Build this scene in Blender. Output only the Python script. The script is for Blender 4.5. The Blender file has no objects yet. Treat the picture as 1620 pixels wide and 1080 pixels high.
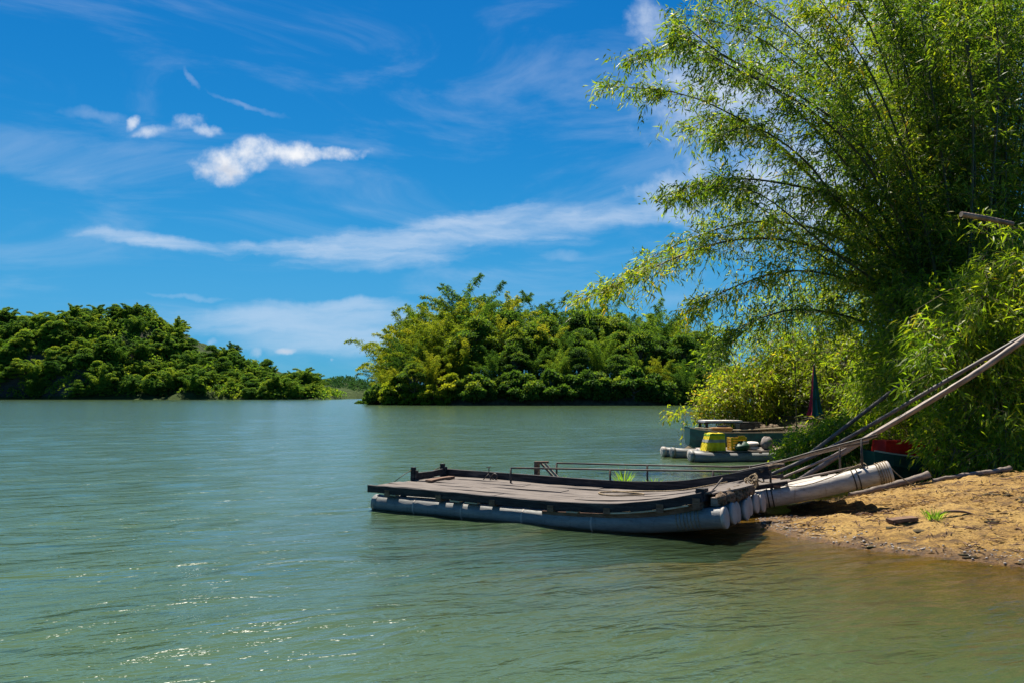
import bpy, math, random
import numpy as np
from mathutils import Vector, Matrix
R = math.radians
random.seed(7)
rng = np.random.default_rng(11)
scene = bpy.context.scene
col = scene.collection

# ------------------------------------------------------------------ camera
F = 1260.0                      # focal length in pixels of the 1620 px wide photograph
HZ = 626.0                      # horizon row
CAMZ = 1.7
cam_d = bpy.data.cameras.new('camera')
cam = bpy.data.objects.new('camera', cam_d); col.objects.link(cam)
cam_d.sensor_width = 36.0; cam_d.lens = 36.0*F/1620
cam_d.clip_start = 0.1; cam_d.clip_end = 20000
cam.location = (0, 0, CAMZ)
cam.rotation_euler = (R(90)+math.atan((HZ-540)/F), 0, 0)
scene.camera = cam

# ------------------------------------------------------------------ light
SUN_EL, SUN_AZ = 63.0, -16.0      # azimuth to the right of +Y
sun_d = bpy.data.lights.new('sun', 'SUN'); sun_d.energy = 5.0; sun_d.angle = R(0.53)
sun_d.color = (1.0, 0.93, 0.80)
sun = bpy.data.objects.new('sun', sun_d); col.objects.link(sun)
sd = Vector((math.sin(R(SUN_AZ))*math.cos(R(SUN_EL)), math.cos(R(SUN_AZ))*math.cos(R(SUN_EL)), math.sin(R(SUN_EL))))
sun.rotation_euler = sd.to_track_quat('Z', 'Y').to_euler(); sun.location = (0, 0, 60)
scene.view_settings.view_transform = 'Standard'; scene.view_settings.look = 'None'
scene.view_settings.exposure = 1.04; scene.view_settings.gamma = 1.0
scene.view_settings.use_curve_mapping = False
scene.render.engine = 'CYCLES'
cy = scene.cycles
cy.use_denoising = True
cy.max_bounces = 7; cy.diffuse_bounces = 3; cy.glossy_bounces = 3; cy.transmission_bounces = 4; cy.transparent_max_bounces = 8
cy.caustics_reflective = False; cy.caustics_refractive = False
cy.sample_clamp_indirect = 4.0; cy.sample_clamp_direct = 1.0

# ------------------------------------------------------------------ node helper
class NT:
    def __init__(s, tree): s.t = tree; tree.nodes.clear()
    def n(s, typ, ins=None, **props):
        nd = s.t.nodes.new(typ)
        for k, v in props.items(): setattr(nd, k, v)
        for k, v in (ins or {}).items(): s.put(nd.inputs[k], v)
        return nd
    def put(s, sock, v):
        if hasattr(v, 'is_output') or isinstance(v, bpy.types.NodeSocket): s.t.links.new(v, sock)
        elif isinstance(v, (tuple, list)) and len(v) == 3 and sock.type == 'RGBA': sock.default_value = (*v, 1)
        else: sock.default_value = v
    def m(s, op, a, b=0.0, c=None, clamp=False):
        nd = s.n('ShaderNodeMath', {0: a, 1: b}, operation=op, use_clamp=clamp)
        if c is not None: s.put(nd.inputs[2], c)
        return nd.outputs[0]
    def v(s, op, a, b):
        nd = s.n('ShaderNodeVectorMath', {0: a, 1: b}, operation=op); return nd.outputs[0]
    def xyz(s, x, y, z=0.0): return s.n('ShaderNodeCombineXYZ', {0: x, 1: y, 2: z}).outputs[0]
    def noise(s, vec, scale, detail=4.0, rough=0.55, dist=0.0):
        return s.n('ShaderNodeTexNoise', {'Vector': vec, 'Scale': scale, 'Detail': detail, 'Roughness': rough, 'Distortion': dist}).outputs[0]
    def mapr(s, v, a, b, c=0.0, d=1.0, smooth=True):
        nd = s.n('ShaderNodeMapRange', {0: v, 1: a, 2: b, 3: c, 4: d}); nd.interpolation_type = 'SMOOTHSTEP' if smooth else 'LINEAR'
        return nd.outputs[0]
    def mix(s, f, a, b, mode='MIX'):
        nd = s.n('ShaderNodeMix', data_type='RGBA', blend_type=mode)
        s.put(nd.inputs[0], f); s.put(nd.inputs[6], a); s.put(nd.inputs[7], b); return nd.outputs[2]
    def ramp(s, f, stops):
        nd = s.n('ShaderNodeValToRGB', {0: f}); cr = nd.color_ramp
        while len(cr.elements) < len(stops): cr.elements.new(0.5)
        for e, (p, c) in zip(cr.elements, stops): e.position = p; e.color = (*c, 1)
        return nd.outputs[0]

# ------------------------------------------------------------------ world: sky with clouds
world = bpy.data.worlds.new('World'); scene.world = world; world.use_nodes = True
def build_world():
    g = NT(world.node_tree)
    sky = g.n('ShaderNodeTexSky'); sky.sky_type = 'NISHITA'; sky.sun_disc = False
    sky.sun_elevation = R(SUN_EL); sky.sun_rotation = R(SUN_AZ); sky.altitude = 300
    sky.air_density = 1.0; sky.dust_density = 0.15; sky.ozone_density = 3.0
    skyc = g.n('ShaderNodeHueSaturation', {'Hue': 0.487, 'Saturation': 1.36, 'Value': 0.86, 'Color': sky.outputs[0]}).outputs[0]
    sc_ = g.n('ShaderNodeSeparateColor', {0: skyc}).outputs
    def grade(c, M, k):      # soft shoulder per channel: a clear, deep tropical blue
        t = g.m('MULTIPLY', g.m('POWER', g.m('MULTIPLY', c, 0.1), 1.6), -k/M)
        return g.m('MULTIPLY', g.m('SUBTRACT', 1.0, g.m('EXPONENT', t)), M*10/2.06)
    skyc = g.n('ShaderNodeCombineColor', {0: grade(sc_[0], .09, 1.4), 1: grade(sc_[1], .43, 2.9), 2: grade(sc_[2], .82, 3.2)}).outputs[0]
    d = g.n('ShaderNodeTexCoord').outputs['Generated']
    sp = g.n('ShaderNodeSeparateXYZ', {0: d})
    x, y, z = sp.outputs
    yy = g.m('MAXIMUM', y, 0.08)
    front = g.mapr(y, 0.08, 0.25)
    u = g.m('DIVIDE', x, yy); v = g.m('DIVIDE', z, yy)
    uv = g.xyz(u, v, 0.0)
    def px(a): return (a-810)/F
    def py(b): return (HZ-b)/F
    # warped coordinates make the cloud edges ragged
    wn = g.n('ShaderNodeTexNoise', {'Vector': uv, 'Scale': 14.0, 'Detail': 5.0, 'Roughness': 0.6}).outputs['Color']
    warp = g.v('MULTIPLY', g.v('SUBTRACT', wn, (0.5, 0.5, 0.5)), (0.05, 0.03, 0.0))
    uw = g.v('ADD', uv, warp)
    def blob(cx, cy_, rx, ry, rot=0.0, src=uw):
        s0 = g.n('ShaderNodeSeparateXYZ', {0: src}).outputs
        du = g.m('SUBTRACT', s0[0], px(cx)); dv = g.m('SUBTRACT', s0[1], py(cy_))
        c, s_ = math.cos(R(rot)), math.sin(R(rot))
        a = g.m('ADD', g.m('MULTIPLY', du, c), g.m('MULTIPLY', dv, s_))
        b = g.m('SUBTRACT', g.m('MULTIPLY', dv, c), g.m('MULTIPLY', du, s_))
        a = g.m('DIVIDE', a, rx/F); b = g.m('DIVIDE', b, ry/F)
        r2 = g.m('ADD', g.m('MULTIPLY', a, a), g.m('MULTIPLY', b, b))
        return g.m('SUBTRACT', 1.0, r2)
    def many(bs):
        o = bs[0]
        for b in bs[1:]: o = g.n('ShaderNodeMath', {0: o, 1: b, 2: 0.25}, operation='SMOOTH_MAX').outputs[0]
        return o
    fine = g.noise(uv, 24.0, 8.0, 0.58)
    # fluffy cumulus and its small companions
    cum = many([blob(345, 255, 52, 30), blob(395, 236, 56, 30, 5), blob(450, 236, 44, 20, 0), blob(515, 236, 80, 12, 3)])
    cum = g.m('ADD', cum, g.m('MULTIPLY', g.m('SUBTRACT', fine, 0.5), 3.2))
    cumd = g.m('MULTIPLY', g.mapr(cum, -0.1, 1.5), 0.97)
    cum2 = many([blob(240, 200, 45, 9, 12), blob(280, 188, 30, 15, 0), blob(318, 200, 30, 8, -8), blob(198, 190, 16, 9, 40),
                 blob(334, 540, 14, 8), blob(404, 557, 10, 8), blob(458, 553, 18, 6), blob(524, 564, 5, 4)])
    cum2 = g.m('ADD', cum2, g.m('MULTIPLY', g.m('SUBTRACT', fine, 0.52), 4.2))
    cum2d = g.m('MULTIPLY', g.mapr(cum2, -0.4, 2.3), 0.9)
    # long cirrus streaks
    st = g.v('MULTIPLY', uw, (2.2, 13.0, 1.0))
    streak = g.noise(st, 2.4, 7.0, 0.6, 0.6)
    st2 = g.noise(g.v('MULTIPLY', uv, (5.0, 30.0, 1.0)), 2.0, 6.0, 0.65, 0.4)
    streak = g.m('ADD', g.m('MULTIPLY', streak, 0.72), g.m('MULTIPLY', st2, 0.28))
    band = many([blob(980, 336, 240, 26, 5), blob(700, 375, 300, 42, 6), blob(560, 396, 260, 18, -2), blob(240, 380, 150, 15, -8), blob(760, 345, 130, 20, 8)])
    bandd = g.m('MULTIPLY', g.mapr(g.m('ADD', band, g.m('MULTIPLY', g.m('SUBTRACT', streak, 0.5), 3.6)), -0.15, 1.9), 0.66)
    low = many([blob(470, 508, 250, 34, 0), blob(560, 485, 120, 16, 0), blob(520, 535, 190, 30, 0)])
    lowd = g.m('MULTIPLY', g.mapr(g.m('ADD', low, g.m('MULTIPLY', g.m('SUBTRACT', streak, 0.5), 2.0)), -0.1, 1.3), 0.5)
    thin = many([blob(135, 173, 55, 9, -10), blob(288, 112, 22, 6, -65), blob(380, 158, 70, 5, -20), blob(300, 470, 70, 4, 0), blob(895, 402, 40, 10)])
    thind = g.m('MULTIPLY', g.mapr(g.m('ADD', thin, g.m('MULTIPLY', g.m('SUBTRACT', fine, 0.5), 2.4)), -0.5, 2.2), 0.26)
    right = many([blob(1180, 130, 190, 120, 0), blob(1035, 15, 45, 40, 0), blob(1300, 300, 260, 110, 0), blob(1050, 290, 60, 30, 10), blob(1420, 60, 260, 200, 0)])
    rightd = g.m('MULTIPLY', g.mapr(g.m('ADD', right, g.m('MULTIPLY', g.m('SUBTRACT', fine, 0.5), 2.6)), -0.2, 1.7), 0.88)
    # thin veil everywhere in the sky, also behind the camera
    veil = g.noise(g.v('ADD', g.v('MULTIPLY', d, (1.6, 1.6, 7.0)), (4.3, 1.7, 2.2)), 2.1, 7.0, 0.6, 0.8)
    veild = g.m('MULTIPLY', g.mapr(veil, 0.45, 0.80), 0.21)
    def inv(a): return g.m('SUBTRACT', 1.0, a)
    def fr(a): return g.m('MULTIPLY', a, front)
    trans = inv(veild)
    for dd in (cumd, cum2d, bandd, lowd, thind, rightd): trans = g.m('MULTIPLY', trans, inv(fr(dd)))
    cov = inv(trans)
    shade = g.mapr(g.m('ADD', g.noise(g.v('ADD', uv, (0.004, -0.012, 0.0)), 26.0, 6.0, 0.6), g.m('MULTIPLY', g.m('SUBTRACT', v, py(250)), 5.0)), 0.30, 0.62)
    white = g.mix(shade, (3.2, 3.35, 3.75), (4.7, 4.75, 4.85))
    cloudc = g.mix(g.m('MAXIMUM', cumd, cum2d), (3.45, 3.9, 4.55), white)
    out = g.mix(cov, skyc, cloudc)
    bg = g.n('ShaderNodeBackground', {'Color': out, 'Strength': 0.10})
    g.n('ShaderNodeOutputWorld', {0: bg.outputs[0]})
build_world()

# ------------------------------------------------------------------ materials
MATS = {}
def newmat(name):
    m = bpy.data.materials.new(name); m.use_nodes = True; MATS[name] = m
    g = NT(m.node_tree); return m, g
def obj_coord(g): return g.n('ShaderNodeTexCoord').outputs['Object']
def simple(name, c1, c2, scale=6.0, rough=0.7, stretch=(1, 1, 1), bump=0.0, spec=0.3, metal=0.0, detail=6.0, lo=0.35, hi=0.68, c3=None):
    m, g = newmat(name)
    co = g.v('MULTIPLY', obj_coord(g), stretch)
    f = g.noise(co, scale, detail, 0.62)
    c = g.mix(g.mapr(f, lo, hi), c1, c2)
    if c3 is not None:
        f2 = g.noise(co, scale*0.37, 5.0, 0.7)
        c = g.mix(g.mapr(f2, 0.55, 0.68), c, c3)
    b = g.n('ShaderNodeBsdfPrincipled', {'Base Color': c, 'Roughness': g.mapr(f, 0.3, 0.7, max(0.05, rough-0.12), min(1, rough+0.1)), 'Specular IOR Level': spec, 'Metallic': metal})
    if bump:
        f3 = g.noise(co, scale*3.0, 6.0, 0.65)
        g.put(b.inputs['Normal'], g.n('ShaderNodeBump', {'Height': f3, 'Distance': bump, 'Strength': 0.9}).outputs[0])
    g.n('ShaderNodeOutputMaterial', {0: b.outputs[0]})
    return m
def PIPE(name, c1, c2, c3):
    m, g = newmat(name); co = obj_coord(g); z = g.n('ShaderNodeSeparateXYZ', {0: co}).outputs[2]
    n1 = g.noise(g.v('MULTIPLY', co, (0.7, 3, 3)), 4.0, 7.0, 0.65); n2 = g.noise(g.v('MULTIPLY', co, (1, 4, 4)), 14.0, 6.0, 0.7); n3 = g.noise(g.v('MULTIPLY', co, (6, 1, 0.7)), 5.0, 5.0, 0.6)
    c = g.mix(g.mapr(n1, 0.35, 0.65), c1, c2)
    c = g.mix(g.m('MULTIPLY', g.mapr(n2, 0.54, 0.72), 0.8), c, c3)
    c = g.mix(g.m('MULTIPLY', g.mapr(n3, 0.58, 0.70), 0.45), c, c3)
    scum = g.mapr(g.m('ADD', z, g.m('MULTIPLY', g.m('SUBTRACT', n2, 0.5), 0.10)), 0.035, 0.0)
    c = g.mix(g.m('MULTIPLY', scum, 0.8), c, (0.045, 0.05, 0.022))
    b = g.n('ShaderNodeBsdfPrincipled', {'Base Color': c, 'Roughness': g.mapr(n2, 0.3, 0.7, 0.4, 0.7), 'Specular IOR Level': 0.4})
    g.put(b.inputs['Normal'], g.n('ShaderNodeBump', {'Height': n1, 'Distance': 0.012, 'Strength': 0.7}).outputs[0])
    g.n('ShaderNodeOutputMaterial', {0: b.outputs[0]})
PIPE('pvc_grey', (0.145, 0.150, 0.150), (0.225, 0.225, 0.215), (0.075, 0.07, 0.058))
PIPE('pvc_tan', (0.30, 0.265, 0.23), (0.46, 0.41, 0.36), (0.17, 0.12, 0.085))
simple('pvc_cap', (0.33, 0.29, 0.26), (0.45, 0.40, 0.35), 9.0, 0.6, (1, 1, 1), 0.001, 0.3)
simple('black_wood', (0.012, 0.012, 0.015), (0.055, 0.05, 0.05), 7.0, 0.8, (0.5, 4, 4), 0.006, 0.2, c3=(0.10, 0.085, 0.075))
simple('deck_wood', (0.085, 0.07, 0.06), (0.215, 0.185, 0.165), 5.0, 0.88, (0.5, 7, 2), 0.004, 0.2, c3=(0.075, 0.06, 0.052))
simple('pale_wood', (0.38, 0.30, 0.20), (0.60, 0.50, 0.36), 6.0, 0.85, (0.5, 5, 5), 0.003, 0.2)
simple('brown_wood', (0.10, 0.055, 0.035), (0.22, 0.14, 0.095), 7.0, 0.85, (1, 1, 5), 0.004, 0.2)
simple('drift_wood', (0.15, 0.115, 0.09), (0.30, 0.25, 0.21), 5.0, 0.9, (0.5, 4, 4), 0.006, 0.2, c3=(0.10, 0.075, 0.06))
simple('rope', (0.16, 0.115, 0.07), (0.36, 0.28, 0.18), 60.0, 0.95, bump=0.004, spec=0.1)
simple('dark_rope', (0.03, 0.028, 0.025), (0.09, 0.075, 0.055), 60.0, 0.95, bump=0.004, spec=0.1)
simple('sacking', (0.07, 0.05, 0.035), (0.27, 0.20, 0.14), 24.0, 0.95, bump=0.02, spec=0.1)
simple('iron', (0.018, 0.018, 0.02), (0.07, 0.045, 0.03), 14.0, 0.6, bump=0.001, spec=0.4)
simple('bamboo_dry', (0.16, 0.115, 0.09), (0.33, 0.25, 0.20), 3.0, 0.6, (1, 1, 1), 0.002, 0.35, c3=(0.085, 0.06, 0.05))
simple('bamboo_dark', (0.055, 0.05, 0.05), (0.14, 0.115, 0.10), 3.0, 0.6, (1, 1, 1), 0.002, 0.35, c3=(0.20, 0.16, 0.12))
simple('culm', (0.022, 0.026, 0.010), (0.075, 0.070, 0.025), 2.0, 0.5, (1, 1, 1), 0.0, 0.35, c3=(0.16, 0.13, 0.07))
simple('twig', (0.12, 0.09, 0.05), (0.25, 0.2, 0.12), 3.0, 0.8, spec=0.2)
simple('bark', (0.08, 0.065, 0.05), (0.22, 0.19, 0.15), 3.0, 0.9, (1, 1, 0.3), 0.01, 0.2)
simple('yellow_plastic', (0.62, 0.36, 0.005), (0.78, 0.50, 0.01), 5.0, 0.45, spec=0.4)
simple('yellow_cloth', (0.62, 0.46, 0.01), (0.82, 0.66, 0.03), 7.0, 0.75, bump=0.006, spec=0.2)
simple('green_cloth', (0.10, 0.30, 0.03), (0.22, 0.46, 0.06), 7.0, 0.75, bump=0.004, spec=0.2)
simple('grey_cloth', (0.22, 0.22, 0.20), (0.34, 0.34, 0.31), 7.0, 0.8, spec=0.2)
simple('teal_paint', (0.004, 0.055, 0.058), (0.012, 0.115, 0.11), 4.0, 0.5, spec=0.4, c3=(0.02, 0.07, 0.065))
simple('green_paint', (0.008, 0.05, 0.03), (0.02, 0.09, 0.05), 4.0, 0.6, spec=0.3, c3=(0.03, 0.035, 0.02))
simple('navy_cloth', (0.012, 0.022, 0.06), (0.025, 0.045, 0.10), 6.0, 0.7, bump=0.006, spec=0.2)
simple('red_cloth', (0.55, 0.008, 0.004), (0.78, 0.03, 0.012), 5.0, 0.7, bump=0.008, spec=0.2)
simple('crimson_cloth', (0.20, 0.010, 0.03), (0.36, 0.03, 0.06), 5.0, 0.8, (4, 4, 1), bump=0.004, spec=0.2)
simple('teal_cloth', (0.004, 0.06, 0.08), (0.015, 0.12, 0.14), 5.0, 0.8, (4, 4, 1), bump=0.004, spec=0.2)
simple('foam_white', (0.55, 0.50, 0.48), (0.74, 0.70, 0.68), 8.0, 0.85, spec=0.2, c3=(0.34, 0.27, 0.22))
simple('dark_plastic', (0.015, 0.015, 0.017), (0.05, 0.05, 0.05), 9.0, 0.5, spec=0.4)
simple('orange_board', (0.32, 0.16, 0.06), (0.48, 0.27, 0.12), 5.0, 0.8, spec=0.2)
simple('stone', (0.16, 0.13, 0.12), (0.30, 0.26, 0.24), 9.0, 0.9, bump=0.02, spec=0.2)
simple('rock', (0.10, 0.09, 0.085), (0.24, 0.21, 0.19), 0.12, 0.95, (1, 1, 2.5), 0.6, 0.1)
simple('bank_soil', (0.035, 0.03, 0.018), (0.11, 0.085, 0.05), 1.2, 0.95, bump=0.08, spec=0.1, c3=(0.05, 0.075, 0.02))
simple('hill_soil', (0.025, 0.04, 0.012), (0.06, 0.085, 0.025), 0.10, 0.95, bump=0.6, spec=0.1)

def HILL_MAT():
    m, g = newmat('hill_ground'); co = obj_coord(g)
    n1 = g.noise(co, 0.05, 6.0, 0.6); n2 = g.noise(g.v('MULTIPLY', co, (1, 1, 3)), 0.3, 6.0, 0.7)
    green = g.mix(n2, (0.03, 0.055, 0.016), (0.075, 0.105, 0.03)); rk = g.mix(n2, (0.04, 0.04, 0.035), (0.16, 0.14, 0.12))
    nz = g.n('ShaderNodeSeparateXYZ', {0: g.n('ShaderNodeNewGeometry').outputs['Normal']}).outputs[2]
    c = g.mix(g.mapr(g.m('ADD', nz, g.m('MULTIPLY', g.m('SUBTRACT', n2, 0.5), 0.3)), 0.70, 0.58), green, rk)
    b = g.n('ShaderNodeBsdfPrincipled', {'Base Color': c, 'Roughness': 0.95, 'Specular IOR Level': 0.1})
    g.put(b.inputs['Normal'], g.n('ShaderNodeBump', {'Height': n2, 'Distance': 3.5}).outputs[0])
    g.n('ShaderNodeOutputMaterial', {0: b.outputs[0]})
def leaf_mat(name, stops, transl, tfac=0.5, rough=0.5, spec=0.3, ov=0.16):
    m, g = newmat(name)
    a = g.n('ShaderNodeAttribute', attribute_name='tint').outputs['Fac']
    oi = g.n('ShaderNodeObjectInfo').outputs['Random']
    f = g.m('ADD', a, g.m('MULTIPLY', g.m('SUBTRACT', oi, 0.5), ov), clamp=True)
    c = g.ramp(f, [(p_, tuple(min(0.5, q*1.35) for q in c_)) for p_, c_ in stops])
    t = g.mix(1.0, c, transl, 'MULTIPLY')
    d = g.n('ShaderNodeBsdfPrincipled', {'Base Color': c, 'Roughness': rough, 'Specular IOR Level': spec})
    tr = g.n('ShaderNodeBsdfTranslucent', {'Color': t})
    mx = g.n('ShaderNodeMixShader', {0: tfac, 1: d.outputs[0], 2: tr.outputs[0]})
    g.n('ShaderNodeOutputMaterial', {0: mx.outputs[0]})
    return m
LEAF_T = (2.1, 2.3, 0.8)
leaf_mat('leaf_bamboo', [(0.0, (0.022, 0.048, 0.008)), (0.40, (0.070, 0.110, 0.012)), (0.75, (0.165, 0.185, 0.014)), (0.93, (0.24, 0.215, 0.02)), (1.0, (0.26, 0.15, 0.03))], LEAF_T, 0.5)
leaf_mat('leaf_bright', [(0.0, (0.045, 0.085, 0.008)), (0.45, (0.115, 0.165, 0.012)), (0.85, (0.24, 0.255, 0.015)), (1.0, (0.27, 0.19, 0.03))], LEAF_T, 0.5)
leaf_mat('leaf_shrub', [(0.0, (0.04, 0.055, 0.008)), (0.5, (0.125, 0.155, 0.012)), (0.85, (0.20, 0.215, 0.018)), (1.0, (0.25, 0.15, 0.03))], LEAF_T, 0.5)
leaf_mat('leaf_far_bamboo', [(0.0, (0.020, 0.055, 0.014)), (0.5, (0.055, 0.115, 0.016)), (1.0, (0.12, 0.17, 0.018))], (2.4, 2.2, 0.9), 0.42, 0.75, 0.1, 0.55)
leaf_mat('leaf_far_sun_yellow', [(0.0, (0.05, 0.085, 0.010)), (0.5, (0.11, 0.15, 0.013)), (1.0, (0.20, 0.205, 0.02))], (2.4, 2.2, 0.9), 0.45, 0.75, 0.1, 0.55)  # sunlight on the island's left end put into the leaf colour; also stray yellower clumps
leaf_mat('leaf_far_tree', [(0.0, (0.020, 0.050, 0.012)), (0.6, (0.050, 0.105, 0.016)), (1.0, (0.12, 0.16, 0.020))], (2.2, 2.0, 0.9), 0.38, 0.75, 0.1, 0.55)
leaf_mat('leaf_hill', [(0.0, (0.020, 0.060, 0.014)), (0.5, (0.065, 0.135, 0.018)), (1.0, (0.16, 0.21, 0.024))], (2.2, 2.0, 0.9), 0.38, 0.75, 0.1, 0.55)
leaf_mat('leaf_ridge_haze', [(0.0, (0.014, 0.045, 0.018)), (0.6, (0.030, 0.075, 0.024)), (1.0, (0.06, 0.105, 0.03))], (1.6, 1.6, 1.0), 0.3, 0.8, 0.05, 0.1)  # bluish dark greens put the distance haze into the leaf colour
leaf_mat('grass', [(0.0, (0.05, 0.12, 0.012)), (0.6, (0.12, 0.21, 0.02)), (1.0, (0.25, 0.25, 0.05))], LEAF_T, 0.45)
leaf_mat('dry_leaf', [(0.0, (0.06, 0.035, 0.018)), (0.5, (0.26, 0.155, 0.05)), (0.8, (0.32, 0.195, 0.055)), (1.0, (0.42, 0.30, 0.11))], (1, 1, 1), 0.15, 0.8)

def sand_material():
    m, g = newmat('sand')
    co = obj_coord(g)
    n1 = g.noise(co, 1.3, 7.0, 0.62); n2 = g.noise(g.v('MULTIPLY', co, (1, 1.6, 1)), 7.0, 8.0, 0.7); n3 = g.noise(co, 40.0, 6.0, 0.7)
    c = g.mix(g.mapr(n2, 0.38, 0.62), (0.17, 0.095, 0.028), (0.34, 0.205, 0.052))
    c = g.mix(g.mapr(n1, 0.46, 0.60), c, (0.36, 0.225, 0.065))
    c = g.mix(g.m('MULTIPLY', g.mapr(n3, 0.50, 0.64), 0.8), c, (0.085, 0.05, 0.022))
    n4 = g.noise(g.v('MULTIPLY', co, (1, 2.2, 1)), 2.6, 9.0, 0.75)
    c = g.mix(g.m('MULTIPLY', g.mapr(n4, 0.51, 0.60), 0.9), c, (0.085, 0.05, 0.024))
    z = g.n('ShaderNodeSeparateXYZ', {0: co}).outputs[2]
    wet = g.mapr(g.m('ADD', z, g.m('MULTIPLY', g.m('SUBTRACT', n2, 0.5), 0.10)), 0.01, 0.085)
    c = g.mix(wet, g.mix(1.0, c, (0.42, 0.34, 0.28), 'MULTIPLY'), c)
    b = g.n('ShaderNodeBsdfPrincipled', {'Base Color': c, 'Roughness': g.mapr(wet, 0, 1, 0.45, 0.95), 'Specular IOR Level': 0.3})
    h = g.m('ADD', g.m('MULTIPLY', n2, 0.6), g.m('MULTIPLY', n3, 0.4))
    g.put(b.inputs['Normal'], g.n('ShaderNodeBump', {'Height': h, 'Distance': 0.06, 'Strength': 1.0}).outputs[0])
    g.n('ShaderNodeOutputMaterial', {0: b.outputs[0]})
sand_material()

def water_material():
    m, g = newmat('water')
    co = obj_coord(g)
    dep = g.n('ShaderNodeAttribute', attribute_name='depth').outputs['Fac']
    opac = g.m('SUBTRACT', 1.0, g.m('EXPONENT', g.m('MULTIPLY', dep, -1.4)))
    r = Matrix.Rotation(R(20), 3, 'Z')
    rot = g.n('ShaderNodeVectorRotate', {'Vector': co, 'Angle': R(-22)}, rotation_type='Z_AXIS').outputs[0]
    w1 = g.noise(g.v('MULTIPLY', rot, (0.55, 1.5, 1.0)), 0.9, 3.0, 0.55, 0.3)
    w0 = g.noise(g.v('MULTIPLY', rot, (0.5, 1.6, 1.0)), 0.30, 3.0, 0.55, 0.4)
    w2 = g.noise(g.v('MULTIPLY', rot, (0.6, 1.4, 1.0)), 3.4, 4.0, 0.55, 0.3)
    w3 = g.noise(g.v('MULTIPLY', rot, (0.8, 1.3, 1.0)), 11.0, 3.0, 0.55)
    def ridge(w, k): return g.m('SUBTRACT', 1.0, g.m('ABSOLUTE', g.m('MULTIPLY', g.m('SUBTRACT', w, 0.5), k)))   # sharp little crests
    w1, w2, w3 = ridge(w1, 3.0), ridge(w2, 3.0), ridge(w3, 3.0)
    h = g.m('ADD', g.m('ADD', g.m('ADD', g.m('MULTIPLY', w0, 0.14), g.m('MULTIPLY', w1, 0.050)), g.m('MULTIPLY', w2, 0.018)), g.m('MULTIPLY', w3, 0.0028))
    bump = g.n('ShaderNodeBump', {'Height': h, 'Distance': 1.0, 'Strength': 1.0}).outputs[0]
    body = g.mix(g.noise(co, 0.06, 3.0, 0.6), (0.056, 0.098, 0.044), (0.074, 0.120, 0.056))
    dif = g.n('ShaderNodeBsdfDiffuse', {'Color': body, 'Normal': bump})
    tra = g.n('ShaderNodeBsdfTransparent', {'Color': (0.90, 0.82, 0.40)})
    base = g.n('ShaderNodeMixShader', {0: opac, 1: tra.outputs[0], 2: dif.outputs[0]})
    gl = g.n('ShaderNodeBsdfGlossy', {'Color': (0.96, 0.98, 0.98), 'Roughness': 0.17, 'Normal': bump}, distribution='BECKMANN')
    # Schlick reflectance of a rippled surface: unresolved ripples widen the grazing angle
    inc = g.n('ShaderNodeNewGeometry').outputs['Incoming']
    cs = g.m('MAXIMUM', g.n('ShaderNodeVectorMath', {0: inc, 1: bump}, operation='DOT_PRODUCT').outputs['Value'], 0.0)
    ce = g.m('SQRT', g.m('ADD', g.m('MULTIPLY', cs, cs), 0.0015))
    fr = g.m('ADD', 0.02, g.m('MULTIPLY', 0.98, g.m('POWER', g.m('SUBTRACT', 1.0, g.m('MINIMUM', ce, 1.0)), 5.0)))
    mx = g.n('ShaderNodeMixShader', {0: fr, 1: base.outputs[0], 2: gl.outputs[0]})
    g.n('ShaderNodeOutputMaterial', {0: mx.outputs[0]})
water_material()

# ------------------------------------------------------------------ object helpers
def tag(o, label=None, cat=None, group=None, kind=None):
    if label: o['label'] = label
    if cat: o['category'] = cat
    if group: o['group'] = group
    if kind: o['kind'] = kind
    return o
def empty(name, loc=(0, 0, 0), rz=0.0):
    o = bpy.data.objects.new(name, None); col.objects.link(o)
    o.location = loc; o.rotation_euler = (0, 0, rz); o.empty_display_size = 0.2
    return o
def link(name, me, mat=None, parent=None):
    o = bpy.data.objects.new(name, me); col.objects.link(o)
    if mat is not None and not me.materials: me.materials.append(MATS[mat])
    if parent is not None: o.parent = parent
    return o
def np_mesh(name, V, Q, smooth=False, attrs=None):
    """V (n,3), Q (m,k) all faces with k corners"""
    V = np.asarray(V, dtype=np.float32); Q = np.asarray(Q, dtype=np.int32)
    me = bpy.data.meshes.new(name); k = Q.shape[1]
    me.vertices.add(len(V)); me.vertices.foreach_set('co', V.ravel())
    me.loops.add(Q.size); me.loops.foreach_set('vertex_index', Q.ravel())
    me.polygons.add(len(Q)); me.polygons.foreach_set('loop_start', np.arange(0, Q.size, k, dtype=np.int32))
    me.polygons.foreach_set('loop_total', np.full(len(Q), k, dtype=np.int32))
    if smooth: me.polygons.foreach_set('use_smooth', np.ones(len(Q), dtype=bool))
    for an, av in (attrs or {}).items():
        at = me.attributes.new(an, 'FLOAT', 'POINT'); at.data.foreach_set('value', np.asarray(av, dtype=np.float32))
    me.update(calc_edges=True)
    return me
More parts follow.
